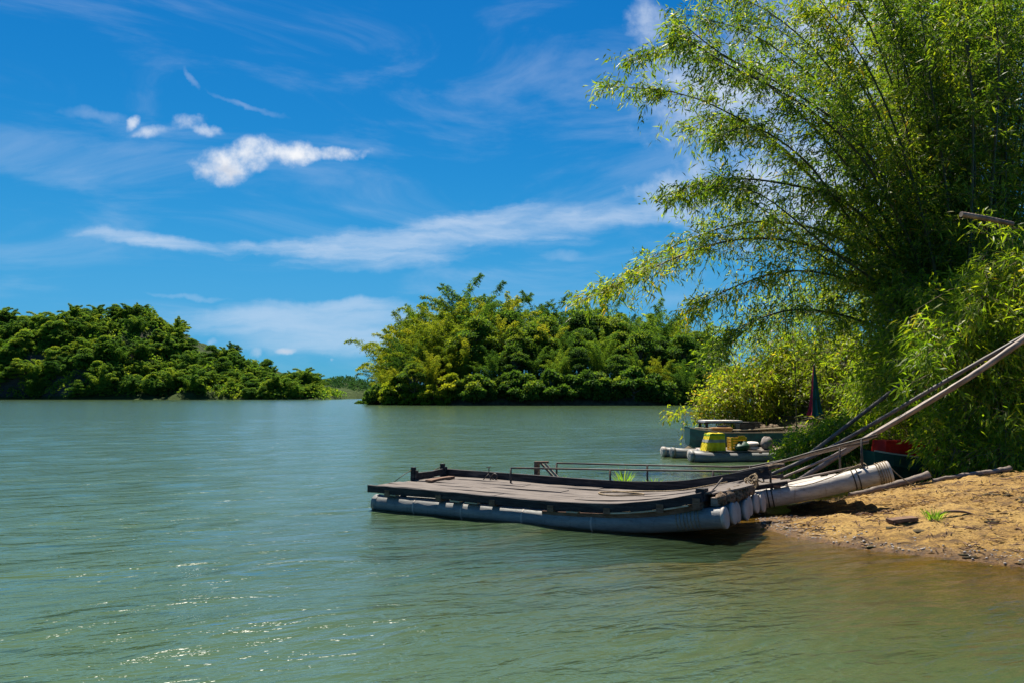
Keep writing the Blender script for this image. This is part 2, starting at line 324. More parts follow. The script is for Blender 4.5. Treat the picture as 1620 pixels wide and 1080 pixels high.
class MB:
    def __init__(s): s.v = []; s.f = []; s.sm = []
    def box(s, c, size, rz=0.0, M=None, taper=1.0):
        b = len(s.v); hx, hy, hz = size[0]/2, size[1]/2, size[2]/2
        mt = M if M is not None else Matrix.Translation(Vector(c)) @ Matrix.Rotation(rz, 4, 'Z')
        for sz in (-1, 1):
            t = taper if sz > 0 else 1.0
            for sx, sy in ((-1, -1), (1, -1), (1, 1), (-1, 1)):
                s.v.append(tuple(mt @ Vector((sx*hx*t, sy*hy*t, sz*hz))))
        for q in ((0, 3, 2, 1), (4, 5, 6, 7), (0, 1, 5, 4), (1, 2, 6, 5), (2, 3, 7, 6), (3, 0, 4, 7)):
            s.f.append(tuple(b+i for i in q)); s.sm.append(False)
        return s
    def beam(s, path, w, h, jit=0.0):
        """rectangular section swept along a path; w across, h up"""
        b = len(s.v); n = len(path); P = [Vector(p) for p in path]
        for i, p in enumerate(P):
            t = (P[min(i+1, n-1)]-P[max(i-1, 0)]).normalized()
            sd_ = Vector((0, 0, 1)).cross(t)
            sd_ = sd_.normalized() if sd_.length > 1e-4 else Vector((0, 1, 0))
            up = t.cross(sd_).normalized()
            for a, c in ((-1, -1), (1, -1), (1, 1), (-1, 1)):
                j = Vector((0, random.uniform(-jit, jit), random.uniform(-jit, jit)))
                s.v.append(tuple(p+sd_*(a*w/2)+up*(c*h/2)+j))
        for i in range(n-1):
            for k in range(4):
                s.f.append((b+i*4+k, b+i*4+(k+1) % 4, b+i*4+4+(k+1) % 4, b+i*4+4+k)); s.sm.append(False)
        s.f.append((b+3, b+2, b+1, b)); s.f.append(tuple(b+(n-1)*4+k for k in range(4))); s.sm += [False, False]
        return s
    def tube(s, path, rad, sides=10, cap=True, smooth=True):
        b = len(s.v); n = len(path); P = [Vector(p) for p in path]
        if not hasattr(rad, '__len__'): rad = [rad]*n
        t0 = (P[1]-P[0]).normalized()
        ref = Vector((0, 0, 1)) if abs(t0.z) < 0.9 else Vector((1, 0, 0))
        u = ref.cross(t0).normalized()
        for i, p in enumerate(P):
            t = (P[min(i+1, n-1)]-P[max(i-1, 0)]).normalized()
            u = (u-t*u.dot(t)).normalized(); w = t.cross(u)
            for k in range(sides):
                a = 2*math.pi*k/sides
                s.v.append(tuple(p+(u*math.cos(a)+w*math.sin(a))*rad[i]))
        for i in range(n-1):
            for k in range(sides):
                s.f.append((b+i*sides+k, b+i*sides+(k+1) % sides, b+(i+1)*sides+(k+1) % sides, b+(i+1)*sides+k)); s.sm.append(smooth)
        if cap:
            s.f.append(tuple(b+k for k in range(sides))[::-1]); s.f.append(tuple(b+(n-1)*sides+k for k in range(sides))); s.sm += [False, False]
        return s
    def ring(s, c, axis, r, t=0.008, sides=18):
        """a rope ring round an axis"""
        ax = Vector(axis).normalized(); ref = Vector((0, 0, 1)) if abs(ax.z) < 0.9 else Vector((1, 0, 0))
        u = ref.cross(ax).normalized(); w = ax.cross(u); C = Vector(c)
        s.tube([C+(u*math.cos(2*math.pi*k/sides)+w*math.sin(2*math.pi*k/sides))*r for k in range(sides+1)], t, 5, False)
        return s
    def lump(s, c, r, seed=0, n=10, amp=0.25):
        b = len(s.v); rr = random.Random(seed); ph = [rr.uniform(0, 6.28) for _ in range(6)]
        m = n//2+2
        for i in range(m):
            th = math.pi*i/(m-1)
            for k in range(n):
                a = 2*math.pi*k/n
                q = 1+amp*(math.sin(2*a+ph[0]+th*2)*0.5+math.sin(3*a+ph[1]-th)*0.35+math.sin(5*th+ph[2])*0.3+rr.uniform(-.3, .3))
                s.v.append((c[0]+r[0]*q*math.sin(th)*math.cos(a), c[1]+r[1]*q*math.sin(th)*math.sin(a), c[2]+r[2]*q*math.cos(th)))
        for i in range(m-1):
            for k in range(n):
                s.f.append((b+i*n+k, b+(i+1)*n+k, b+(i+1)*n+(k+1) % n, b+i*n+(k+1) % n)); s.sm.append(True)
        return s
    def build(s, name, mat, parent=None):
        me = bpy.data.meshes.new(name); me.from_pydata(s.v, [], s.f)
        me.polygons.foreach_set('use_smooth', s.sm); me.update()
        return link(name, me, mat, parent)
def at(px, py, Y):
    """world point that lies at distance Y ahead on the photograph's row and column"""
    return Vector(((px-810)/F*Y, Y, CAMZ+(HZ-py)/F*Y))
def spline(pts, n):
    """Catmull-Rom through points"""
    P = [Vector(p) for p in pts]; P = [P[0]*2-P[1]]+P+[P[-1]*2-P[-2]]
    out = []; m = len(P)-3
    for i in range(n):
        t = i/(n-1)*m; k = min(int(t), m-1); t -= k
        a, b, c, d = P[k:k+4]
        out.append(0.5*((2*b)+(c-a)*t+(2*a-5*b+4*c-d)*t*t+(3*b-a-3*c+d)*t**3))
    return out
def lerp_tab(tab, x): return float(np.interp(x, [a for a, _ in tab], [b for _, b in tab]))
def unit(a): return a/np.maximum(np.linalg.norm(a, axis=-1, keepdims=True), 1e-6)
def leaf_mesh(name, P, D, L, W, tint, fold=0.0, droop=0.15):
    P = np.asarray(P); D = unit(np.asarray(D)); N = len(P)
    L = np.asarray(L)[:, None]; W = np.asarray(W)[:, None]
    rv = unit(rng.normal(size=(N, 3))); S = unit(np.cross(D, rv)); Nn = np.cross(D, S)
    V = np.empty((N, 4, 3))
    V[:, 0] = P; V[:, 1] = P+D*L*0.42+S*W*0.5; V[:, 3] = P+D*L*0.42-S*W*0.5
    V[:, 2] = P+D*L; V[:, 2, 2] -= (L*droop)[:, 0]
    V[:, 1] += Nn*W*fold; V[:, 3] += Nn*W*fold
    Q = np.arange(N*4).reshape(N, 4)
    return np_mesh(name, V.reshape(-1, 3), Q, False, {'tint': np.repeat(np.clip(tint, 0, 1), 4)})

# ------------------------------------------------------------------ terrain
FRONT = np.array([(3.75, 12.1), (3.45, 11.3), (3.28, 10.4), (3.42, 9.75), (3.75, 9.2), (4.3, 8.7), (5.14, 8.02), (6.3, 7.3), (8.5, 6.2), (12, 4.5), (18, 2)])
BACK = np.array([(3.75, 12.1), (4.6, 12.9), (5.6, 13.55), (7.0, 14.4), (8.6, 15.2), (11, 15.8), (16, 15.5)])
SPIT = np.vstack([FRONT, [(30, -5), (30, 14)], BACK[::-1][:-1]])
BANK = np.array([(5.6, 26), (6.6, 23.4), (8.2, 21.4), (9.6, 20.0), (11.2, 18.4), (12.6, 17.0), (14, 15.4), (20, 12), (45, 8), (60, 90), (30, 100), (16, 60), (9, 34)])
def poly_dist(P, poly, closed):
    d = np.full(len(P), 1e9); n = len(poly)
    for i in range(n if closed else n-1):
        a, b = poly[i], poly[(i+1) % n]; ab = b-a
        t = np.clip(((P-a)@ab)/(ab@ab), 0, 1); q = a+t[:, None]*ab
        d = np.minimum(d, np.hypot(*(P-q).T))
    return d
def inside(P, poly):
    c = np.zeros(len(P), bool); n = len(poly); x, y = P.T
    for i in range(n):
        (x1, y1), (x2, y2) = poly[i], poly[(i+1) % n]
        with np.errstate(divide='ignore', invalid='ignore'):
            hit = ((y1 > y) != (y2 > y)) & (x < (x2-x1)*(y-y1)/(y2-y1+1e-12)+x1)
        c ^= hit
    return c
WV = [(rng.uniform(0.8, 9.0), rng.uniform(0, 6.28), rng.uniform(0, 6.28)) for _ in range(26)]
def vnoise(x, y):
    o = 0
    for k, a, p in WV: o = o+np.sin(k*(x*math.cos(a)+y*math.sin(a))+p)/(k**0.9)
    return o/3.0
def H(x, y):
    x = np.asarray(x, float).ravel(); y = np.asarray(y, float).ravel(); P = np.stack([x, y], 1)
    near = (x > -6) & (x < 62) & (y < 105) & (y > -12)
    out = np.full(len(x), -2.5)
    Q = P[near]; qx, qy = Q.T
    ins = inside(Q, SPIT); df = poly_dist(Q, FRONT, False); db = poly_dist(Q, BACK, False); dd = poly_dist(Q, SPIT, True)
    a = 0.015+0.16*df*np.exp(-df/9.0); b = 0.015+0.30*db
    k = 10.0; sm = -np.log(np.exp(-k*a)+np.exp(-k*b))/k
    hs = np.where(ins, np.maximum(sm, -0.02), 0.0-0.13*dd-0.012*dd*dd)
    hs = hs-np.where(ins, .16*np.exp(-((qx-4.75)/.8)**2-((qy-11.2)/.75)**2), 0)
    hs = hs+np.where(ins, np.minimum(1, df*1.2), 0.25)*0.030*vnoise(qx*1.3, qy*1.3)
    inb = inside(Q, BANK); d2 = poly_dist(Q, BANK, True)
    hb = np.where(inb, 1.9*(1-np.exp(-d2/2.2))+0.05*d2*np.exp(-d2/20), -0.35*d2)+0.05*vnoise(qx*.5, qy*.5)
    out[near] = np.maximum(np.maximum(hs, hb), -2.5)
    return out
def hz(x, y): return float(H([x], [y])[0])
def grid_sheet(name, xs, ys, zf, mat):
    X, Y = np.meshgrid(xs, ys); Z = zf(X.ravel(), Y.ravel())
    V = np.stack([X.ravel(), Y.ravel(), Z], 1); nx = len(xs); ny = len(ys)
    i = np.arange(nx-1)[None, :]+np.arange(ny-1)[:, None]*nx; i = i.ravel()
    Q = np.stack([i, i+1, i+1+nx, i+nx], 1)
    o = link(name, np_mesh(name, V, Q, True), mat); o['kind'] = 'structure'; return o
def rough_sand(x, y):
    z = H(x, y); r = np.random.default_rng(77)
    nx = len(np.arange(BX0, BX1, 0.055)); ny = len(x)//nx
    a = r.normal(size=(ny, nx)); b = r.normal(size=(ny, nx)); c = r.normal(size=(ny, nx))
    def sm(q, k):
        for _ in range(k): q = (q+np.roll(q, 1, 0)+np.roll(q, -1, 0)+np.roll(q, 1, 1)+np.roll(q, -1, 1))/5
        return q/q.std()
    n = (0.005*a+0.010*sm(b, 3)+0.012*sm(c, 14)).ravel()
    return z+n*np.clip(z*12, 0.05, 1)
BX0, BX1, BY0, BY1 = -1.6, 13.0, 2.2, 16.4
grid_sheet('beach', np.arange(BX0, BX1, 0.055), np.arange(BY0, BY1, 0.055), rough_sand, 'sand')
def coarse(x, y):
    z = H(x, y); m = (x > BX0-.3) & (x < BX1+.3) & (y > BY0-.3) & (y < BY1+.3)
    core = (x > BX0+.5) & (x < BX1-.5) & (y > BY0+.5) & (y < BY1-.5)
    return z-np.where(core, 0.25, np.where(m, 0.03, 0.0))
grid_sheet('river_bank', np.arange(-8, 62, 0.4), np.arange(-11, 105, 0.4), coarse, 'bank_soil')

# water: one sheet, real waves near, bump beyond
def make_water():
    rr = [1.2]
    while rr[-1] < 70: rr.append(rr[-1]*1.0062)
    while rr[-1] < 6000: rr.append(rr[-1]*1.07)
    rr = np.array(rr); an = np.radians(np.linspace(-62, 62, 460))
    A, RR = np.meshgrid(an, rr)
    X = (np.sin(A)*RR).ravel(); Y = (np.cos(A)*RR).ravel()-1.0; Rr = RR.ravel()
    g2 = np.random.default_rng(5); Z = np.zeros_like(X)
    lam = np.exp(g2.uniform(math.log(0.28), math.log(2.6), 54))
    for l in lam:
        a = math.radians(118)+g2.normal()*0.50; k = 2*math.pi/l
        amp = 0.0022*l**0.85; ph = g2.uniform(0, 6.28)
        res = Rr*0.0062
        fade = np.clip((l/res-3)/3, 0, 1)
        env = 0.65+0.35*np.sin(0.5*(X*math.cos(a+1.3)+Y*math.sin(a+1.3))+ph*2)
        q = np.sin(k*(X*math.cos(a)+Y*math.sin(a))+ph+0.4*np.sin(0.7*X+ph))
        Z += amp*fade*env*(q+0.25*(q*q-0.5))
    dep = -H(X, Y)
    Z *= np.clip(0.15+dep*1.6, 0.1, 1.0)
    nx = len(an); ny = len(rr)
    i = (np.arange(nx-1)[None, :]+np.arange(ny-1)[:, None]*nx).ravel()
    Q = np.stack([i, i+1, i+1+nx, i+nx], 1)[:, ::-1]
    me = np_mesh('water', np.stack([X, Y, Z], 1), Q, True, {'depth': np.clip(dep, 0, 3)})
    o = link('water', me, 'water'); o['kind'] = 'structure'
make_water()

# ------------------------------------------------------------------ far vegetation prototypes
def arc(base, az, L, t0, t1, n=14, p=1.5, drift=0.0):
    P = [np.array(base, float)]; ds = L/(n-1)
    for i in range(1, n):
        s = i/(n-1); th = math.radians(t0+(t1-t0)*s**p); a = az+drift*s
        P.append(P[-1]+ds*np.array([math.cos(a)*math.sin(th), math.sin(a)*math.sin(th), math.cos(th)]))
    return np.array(P)
def sample_path(P, s):
    t = np.asarray(s)*(len(P)-1); k = np.minimum(t.astype(int), len(P)-2); f = (t-k)[:, None]
    return P[k]*(1-f)+P[k+1]*f, unit(P[k+1]-P[k])
def far_bamboo(name, mat, seed, Ht=13.0, nc=18, spread=1.0, leaf=0.31):
    r = np.random.default_rng(seed); c = MB(); Ps, Ds, Ls, Ws, Ts = [], [], [], [], []
    for i in range(nc):
        az = r.uniform(0, 6.28); inner = i < nc*0.35
        L = Ht*r.uniform(0.95, 1.2)*(1.0 if inner else r.uniform(0.7, 1.0))
        t0 = r.uniform(0, 8) if inner else r.uniform(6, 20)*spread
        t1 = r.uniform(40, 105) if inner else r.uniform(75, 135)*min(1.1, spread)
        P = arc((r.normal()*0.9, r.normal()*0.9, -0.5), az, L, t0, t1, 16, 3.6)
        c.tube(P[:11], list(np.linspace(0.07, 0.03, 11)), 4, False)
        ct = r.uniform(0.15, 0.75)
        nb = int(210*(L/Ht))
        s = r.uniform(0.16, 1.0, nb)**0.85
        B, T = sample_path(P, s)
        side = r.normal(size=(nb, 3)); side[:, 2] *= 0.4; bd = unit(side+T*0.5)
        bl = (0.35+0.95*np.sin(np.clip(s, 0, 1)*math.pi)**0.8)*r.uniform(0.6, 1.1, nb)
        kk = 5
        for q in range(kk):
            f = (q+r.uniform(0.3, 1.0, nb))/kk
            pos = B+bd*(bl*f)[:, None]; pos[:, 2] -= 0.35*bl*f*f
            Ps.append(pos); d = bd*0.6+r.normal(size=(nb, 3))*0.55; d[:, 2] -= 0.55; Ds.append(d)
            Ls.append(leaf*r.uniform(0.7, 1.3, nb)); Ws.append(leaf*0.38*r.uniform(0.7, 1.2, nb))
            Ts.append(ct+r.normal(size=nb)*0.16)
    cm = c; me_c = bpy.data.meshes.new(name+'_culms'); me_c.from_pydata(cm.v, [], cm.f); me_c.materials.append(MATS['culm'])
    me = leaf_mesh(name+'_crown', np.vstack(Ps), np.vstack(Ds), np.concatenate(Ls), np.concatenate(Ws), np.concatenate(Ts))
    me.materials.append(MATS[mat]); return (me_c, me, Ht)
def far_tree(name, mat, seed, Ht=10.0, rad=4.0, nl=26, leaf=0.7, low=0.25):
    r = np.random.default_rng(seed); c = MB(); Ps, Ds, Ls, Ws, Ts = [], [], [], [], []
    top = Ht*0.62
    c.tube([(0, 0, -1), (0.1, 0.05, top*0.5), (0.0, 0.1, top)], [0.22, 0.17, 0.08], 6)
    for i in range(nl):
        a = r.uniform(0, 6.28); h = r.uniform(low, 1.0); e = math.sin(math.pi*min(1, (h-low)/(1-low)*0.78+0.2))
        q = rad*e*math.sqrt(r.uniform(0.15, 1))*0.8
        C = np.array([math.cos(a)*q, math.sin(a)*q, Ht*h*0.92]); rl = rad*r.uniform(0.16, 0.36)
        c.tube([(0, 0, min(top*0.9, C[2]*0.5)), tuple(C*np.array([.5, .5, .8])), tuple(C)], [0.09, 0.06, 0.02], 4, False)
        n = 230; d = unit(r.normal(size=(n, 3))); d[:, 2] = np.abs(d[:, 2])*0.9-0.25
        pos = C+d*rl*r.uniform(0.55, 1.05, n)[:, None]*np.array([1.15, 1.15, 0.8])
        Ps.append(pos); Ds.append(d+r.normal(size=(n, 3))*0.6-np.array([0, 0, 0.25])); Ls.append(leaf*r.uniform(0.6, 1.2, n)); Ws.append(leaf*0.62*r.uniform(0.6, 1.2, n))
        Ts.append(r.uniform(0.1, 0.8)+r.normal(size=n)*0.14)
    me_c = bpy.data.meshes.new(name+'_trunk'); me_c.from_pydata(c.v, [], c.f); me_c.materials.append(MATS['bark'])
    me = leaf_mesh(name+'_crown', np.vstack(Ps), np.vstack(Ds), np.concatenate(Ls), np.concatenate(Ws), np.concatenate(Ts))
    me.materials.append(MATS[mat]); return (me_c, me, Ht)
PB = [far_bamboo('far_bamboo', 'leaf_far_bamboo', 21+i, 13, 20, 1.0) for i in range(3)]
PY = [far_bamboo('yellow_bamboo', 'leaf_far_sun_yellow', 31+i, 13, 18, 1.1) for i in range(2)]
PT = [far_tree('far_tree', 'leaf_far_tree', 41+i, 10, 4.2, 42, 0.4) for i in range(3)]
PS = [far_tree('far_shrub', 'leaf_far_tree', 51+i, 4.0, 3.0, 18, 0.5, 0.05) for i in range(2)]
PSY = [far_tree('yellow_shrub', 'leaf_far_sun_yellow', 61, 4.0, 2.8, 18, 0.5, 0.05)]
PH = [far_tree('hill_tree', 'leaf_hill', 71+i, 9, 4.6, 46, 0.46, 0.05) for i in range(3)]
PHB = [far_bamboo('hill_bamboo', 'leaf_hill', 81+i, 12, 18, 1.2, 0.55) for i in range(2)]
def place(proto, name, stem, loc, height, label, cat, group, wide=1.0, parts=True):
    me_c, me, h0 = proto; s = height/h0
    root = empty(name, loc, random.uniform(0, 6.28)); root.scale = (s*wide, s*wide, s)
    link('crown', me, None, root)
    if parts: link(stem, me_c, None, root)
    return tag(root, label, cat, group)

# wooded island
ISL = [(575, 600), (590, 570), (605, 545), (625, 505), (650, 488), (690, 466), (720, 450), (750, 444), (790, 458), (830, 468), (870, 474), (900, 478), (940, 468), (985, 486), (1040, 481), (1080, 488), (1115, 505), (1130, 530), (1150, 565)]
def isl_h(x, y):
    cx, cy_ = 7.0, 176.0
    e = 1-np.abs((x-cx)/35.5)**3.2-np.abs((y-cy_)/31.0)**3.0
    z = 5.5*np.clip(e, -0.6, 1)**1.0
    z = np.where(e > 0, 1.1*np.clip(e*9, 0, 1)+5.0*np.clip(e, 0, 1)**1.5, -2.0*np.clip(-e*3, 0, 1.2))
    return z+0.25*vnoise(x*0.3, y*0.3)
def ih(x, y): return float(isl_h(np.array([x]), np.array([y]))[0])
grid_sheet('island', np.arange(-36, 52, 0.8), np.arange(138, 216, 0.8), isl_h, 'bank_soil')
rnd = random.Random(3)
def isl_top(px): return lerp_tab(ISL, px)
LB = 'tall dark green bamboo clump with arching plumes on the wooded island'
LY = 'bamboo clump with sunlight put into its yellow green leaves on the left end of the wooded island'
LT = 'rounded dark leafy tree among the bamboo on the wooded island'
LS = 'low dark bush along the waterline of the wooded island'
LSY = 'bush on the shore of the wooded island with sunlight put into its yellow green leaves'
for row, (Y0, frac, step) in enumerate(((182, 1.0, 27), (170, 0.86, 29), (160, 0.68, 31), (152.5, 0.47, 33))):
    px = 600+rnd.uniform(-6, 8)
    while px < 1122:
        Y = Y0+rnd.uniform(-3, 3); x = (px-810)/F*Y; g0 = ih(x, Y)
        if g0 > 0.1:
            ztop = CAMZ+(HZ-isl_top(px))/F*Y
            hgt = max(5.0, (ztop-g0)*frac*rnd.uniform(0.88, 1.07))
            left = px < 735 and rnd.random() < (0.85 if row > 0 else 0.45)
            if left or (rnd.random() < 0.10): place(rnd.choice(PY), 'bamboo_clump', 'culm', (x, Y, g0-.2), hgt, LY if px < 760 else 'yellow green bamboo clump amid the dark trees of the wooded island', 'bamboo', 'bamboo clumps on the island', 1.0)
            elif row >= 1 and rnd.random() < 0.45: place(rnd.choice(PT), 'leafy_tree', 'trunk', (x, Y, g0-.2), min(hgt, 15), LT, 'tree', 'trees on the island', 1.1)
            else: place(rnd.choice(PB), 'bamboo_clump', 'culm', (x, Y, g0-.2), hgt, LB, 'bamboo', 'bamboo clumps on the island', 1.0)
        px += step*rnd.uniform(0.75, 1.2)
px = 588
while px < 1135:
    Y = 146.2+rnd.uniform(0, 2.5); x = (px-810)/F*Y
    for _ in range(40):
        if ih(x, Y) > 0.05: break
        Y += 0.8; x = (px-810)/F*Y
    yel = px < 735 and rnd.random() < 0.6
    place(rnd.choice(PSY if yel else PS), 'shore_bush', 'stem', (x, Y, ih(x, Y)-.3), rnd.uniform(2.2, 6.0), LSY if yel else LS, 'bush', 'bushes on the island shore', 1.0)
    px += rnd.uniform(10, 17)

# far wooded hill on the left
RZ = [(-520, 24), (-420, 34), (-330, 40), (-276, 33), (-255, 40), (-232, 39), (-205, 42), (-192, 30), (-174, 18), (-158, 19), (-140, 14.5), (-126, 7), (-109, 4), (-99, 1.5), (-92, -2), (-60, -2)]
def hill_h(x, y):
    rz = 1.12*np.interp(x, [a for a, _ in RZ], [b for _, b in RZ])
    ys = 388+6*np.sin(x*0.045)+3*np.sin(x*0.13+1)
    t = (y-ys)/(448-ys)
    front = np.clip(t, 0, 1); A_ = 0.12*np.exp(-((x+188)/32)**2); S_ = np.clip((front-0.40)/0.12, 0, 1); S_ = S_*S_*(3-2*S_)
    prof = (1-A_)*front**0.85+A_*S_
    low = 9*np.exp(-((x+235)/38)**2)*np.clip((y-ys)/14, 0, 1)*np.exp(-((y-ys-20)/26)**2)
    back = np.clip((700-y)/252, 0, 1)**0.7
    z = np.where(t < 0, np.maximum(-3, (y-ys)*0.15), rz*np.where(y > 448, back, prof)+0.4)+np.where(t > 0, low, 0)
    z = z+np.where(t > 0.03, 1.2*vnoise(x*0.08, y*0.08)+0.9*vnoise(x*0.4, y*0.4), 0)
    return np.where(rz < -1, np.minimum(z, -1), z)
def hh(x, y): return float(hill_h(np.array([float(x)]), np.array([float(y)]))[0])
HILL_MAT()
grid_sheet('hill', np.arange(-520, -60, 2.0), np.arange(370, 600, 2.0), hill_h, 'hill_ground')
nh = 0; tries = 0
HL = ['round crowned tree in the dense woodland on the far hillside', 'feathery bamboo clump in the woodland on the far hillside']
while nh < 285 and tries < 6000:
    tries += 1
    Y = 386+68*rnd.random()**1.1; pxx = rnd.uniform(-70, 505); x = (pxx-810)/F*Y
    z = hh(x, Y)
    if z < 0.2: continue
    # bare cliff in the middle of the hill face
    if abs(x+188) < 30 and 409 < Y < 424 and rnd.random() < 0.6: continue
    s = 4.5+7*rnd.random()**1.6
    if rnd.random() < 0.42: place(rnd.choice(PHB), 'hillside_bamboo', 'culm', (x, Y, z-.4), s*1.15, HL[1], 'bamboo', 'bamboo on the far hillside', 1.25, False)
    else: place(rnd.choice(PH), 'hillside_tree', 'trunk', (x, Y, z-.6), s, HL[0], 'tree', 'trees on the far hillside', 1.15, False)
    nh += 1

# distant ridges
def ridge_h(x, y):
    e = np.clip(1-((y-930)/110)**2, 0, 1)
    prof = np.interp(x, [-520, -300, -262, -225, -190, -150, -100, 60, 200, 260, 330, 420, 600], [24, 20, 21, 15, 17, 10, 8, 9, 20, 30, 34, 30, 24])
    return prof*e**0.6*(1+0.12*np.sin(x*0.06))-0.8
grid_sheet('far_ridge', np.arange(-520, 600, 7.0), np.arange(820, 1040, 7.0), ridge_h, 'hill_soil')
def forest_mass(name, label, xr, yr, hf, n, leaf, seed, rad=(2.5, 5.0), mat='leaf_hill'):
    r = np.random.default_rng(seed); nt = n//40
    x = r.uniform(*xr, nt); y = r.uniform(*yr, nt); z = hf(x, y); ok = z > 0.3
    x, y, z = x[ok], y[ok], z[ok]; nt = len(x)
    C = np.repeat(np.stack([x, y, z], 1), 40, 0); tr = np.repeat(r.uniform(*rad, nt), 40)
    d = unit(r.normal(size=(len(C), 3))); d[:, 2] = np.abs(d[:, 2])
    P = C+d*tr[:, None]*np.array([1, 1, 1.5])
    t = np.repeat(r.uniform(0.1, 0.9, nt), 40)
    me = leaf_mesh(name, P, d+r.normal(size=d.shape)*.5, leaf*r.uniform(.7, 1.3, len(P)), leaf*.7*r.uniform(.7, 1.3, len(P)), t)
    o = link(name, me, mat); tag(o, label, 'woodland', None, 'stuff')
forest_mass('hillside_undergrowth', 'dense undergrowth filling the gaps between trees on the far hillside', (-330, -95), (386, 455), hill_h, 70000, 1.1, 93, (1.2, 2.6))
forest_mass('distant_woodland', 'distant woodland covering the low ridge beyond the island, haze put into its leaf colour', (-340, 480), (822, 935), ridge_h, 70000, 2.2, 91, (2.5, 5.0), 'leaf_ridge_haze')

# ------------------------------------------------------------------ pontoon rafts
def raft_one():
    root = empty('pontoon_raft', (-2.05, 12.2, 0), R(-30.7))
    tag(root, 'low flat raft of grey plastic pipes with black edge beams moored at the sandbank', 'raft', 'pontoon rafts')
    ZR = [(-.1, .368), (1.5, .352), (3.0, .328), (3.8, .342), (4.4, .41), (4.9, .52), (5.3, .62), (5.6, .70)]
    ZP = [(0, .088), (2.5, .075), (3.3, .07), (3.9, .092), (4.4, .14), (4.9, .215), (5.3, .295)]
    xs = np.linspace(-.1, 5.6, 40)
    def sm(tab):
        y = np.interp(xs, *zip(*tab)); 
        for _ in range(6): y[1:-1] = (y[:-2]+2*y[1:-1]+y[2:])/4
        return lambda s: float(np.interp(s, xs, y))
    zr, zp = sm(ZR), sm(ZP)
    for i in range(7):
        w = i*.275; s1 = 5.3+[0, .02, -.01, .03, .0, .02, .04][i]; s0 = 0.02+0.015*(i % 3)
        ss = np.linspace(s0, s1, 26); lift = 0.012*math.sin(i*1.7)
        m = MB(); path = [(s, w, zp(s)+lift*(s/5)) for s in ss]
        m.tube(path, .127, 20, False)
        p = m.build('pipe', 'pvc_grey', root)
        # rounded bow cap and stern collar
        e = Vector(path[-1]); t = (e-Vector(path[-2])).normalized()
        c = MB(); c.tube([e-t*.02, e-t*.018, e+t*.012, e+t*.020, e+t*.022], [.126, .132, .132, .122, .02], 20); c.build('cap', 'pvc_cap', p)
        a = Vector(path[0]); c = MB(); c.tube([a+Vector((-.03, 0, 0)), a+Vector((-.025, 0, 0)), a+Vector((.06, 0, 0)), a+Vector((.065, 0, 0))], [.115, .133, .133, .126], 20); c.build('collar', 'pvc_grey', p)
        if i == 0:
            for s in (.78, 1.62, 2.6, 3.62):
                c = MB(); c.tube([(s-.012, w, zp(s)), (s+.012, w, zp(s+.02))], .1305, 20, False); c.build('joint_band', 'pvc_cap', p)
            c = MB()
            for k in range(7): s = 4.75+k*.045; c.ring((s, w, zp(s)), (1, 0, .2), .130, .006)
            c.build('lashing', 'rope', p)
    # deck boards
    for j in range(6):
        w0 = -.02+j*.283; cuts = [0.0, [2.1, 3.2, 1.5, 2.7, 1.9, 3.0][j], 5.12]
        for a, b in zip(cuts[:-1], cuts[1:]):
            ss = np.linspace(a+.004, b-.004, 14); dz = random.uniform(-.004, .006)
            m = MB(); m.beam([(s, w0+.14+random.uniform(-.003, .003), zr(s)-.026+dz+.006*math.sin(s*3+j*2.2)) for s in ss], .268, .024, 0.003); m.build('deck_plank', 'deck_wood', root)
    # joists between pipes and deck
    for s in (.32, 1.25, 2.15, 3.05, 3.85, 4.55, 5.0):
        lo = zp(s)+.13; hi = zr(s)-.05
        m = MB(); m.box((s, .8, (lo+hi)/2), (.09, 1.9, max(.03, hi-lo))); m.build('joist', 'brown_wood', root)
    # side beams
    ss = np.linspace(-.07, 5.06, 30); m = MB(); m.beam([(s, -.105, zr(s)-.055) for s in ss], .062, .105, .004); b = m.build('side_beam', 'black_wood', root)
    ss = np.linspace(.0, 5.42, 30); m = MB(); m.beam([(s, 1.735, zr(s)+.035) for s in ss], .062, .135, .004); m.build('side_beam', 'black_wood', root)
    # pale plank edges that stick out under the beam
    for s, l in ((.25, .22), (1.45, .16), (1.7, .20), (3.28, .16), (3.8, .8), (4.55, .35)):
        q = np.linspace(s, s+l, 6); m = MB(); m.beam([(a, -.09, zr(a)-.122) for a in q], .10, .018); m.build('plank_edge', 'pale_wood', root)
    ss = np.linspace(2.9, 5.05, 12); m = MB(); m.beam([(s, -.085, zr(s)-.175+.02*(s-3)/2) for s in ss], .03, .075, .003); m.build('lower_batten', 'brown_wood', root)
    # posts and stern beam
    for w in (.86, 1.66):
        m = MB(); m.box((0.03, w, .43), (.075, .07, .26), 0.1, taper=.85); m.box((.085, w+.012, .41), (.02, .08, .2), .1); m.build('post', 'black_wood', root)
        m = MB(); m.tube([(.02, w-.03, .52), (-.02, w-.2, .45), (-.03, w-.40, .365)], .006, 5); m.build('stay_wire', 'iron', root)
    m = MB(); m.beam([(0.06, .9, .42), (.05, 1.3, .415), (.06, 1.63, .43)], .05, .10, .004); m.build('stern_beam', 'black_wood', root)
    m = MB(); m.beam([(.42, .74, .372), (.40, 1.05, .378), (.42, 1.38, .375)], .12, .035, .004); m.build('loose_board', 'brown_wood', root)
    # little iron tripod at the far beam
    m = MB()
    for dx, dy in ((-.07, -.05), (.08, -.04), (.0, .07)): m.tube([(1.02+dx, 1.55+dy, .352), (1.03, 1.55, .45)], .008, 6)
    m.tube([(1.03, 1.55, .44), (1.03, 1.55, .56)], .008, 6); m.tube([(.98, 1.55, .55), (1.07, 1.55, .56)], .006, 6); m.ring((1.12, 1.58, .40), (0, 1, 0), .05, .012, 12); m.build('tripod_cleat', 'iron', root)
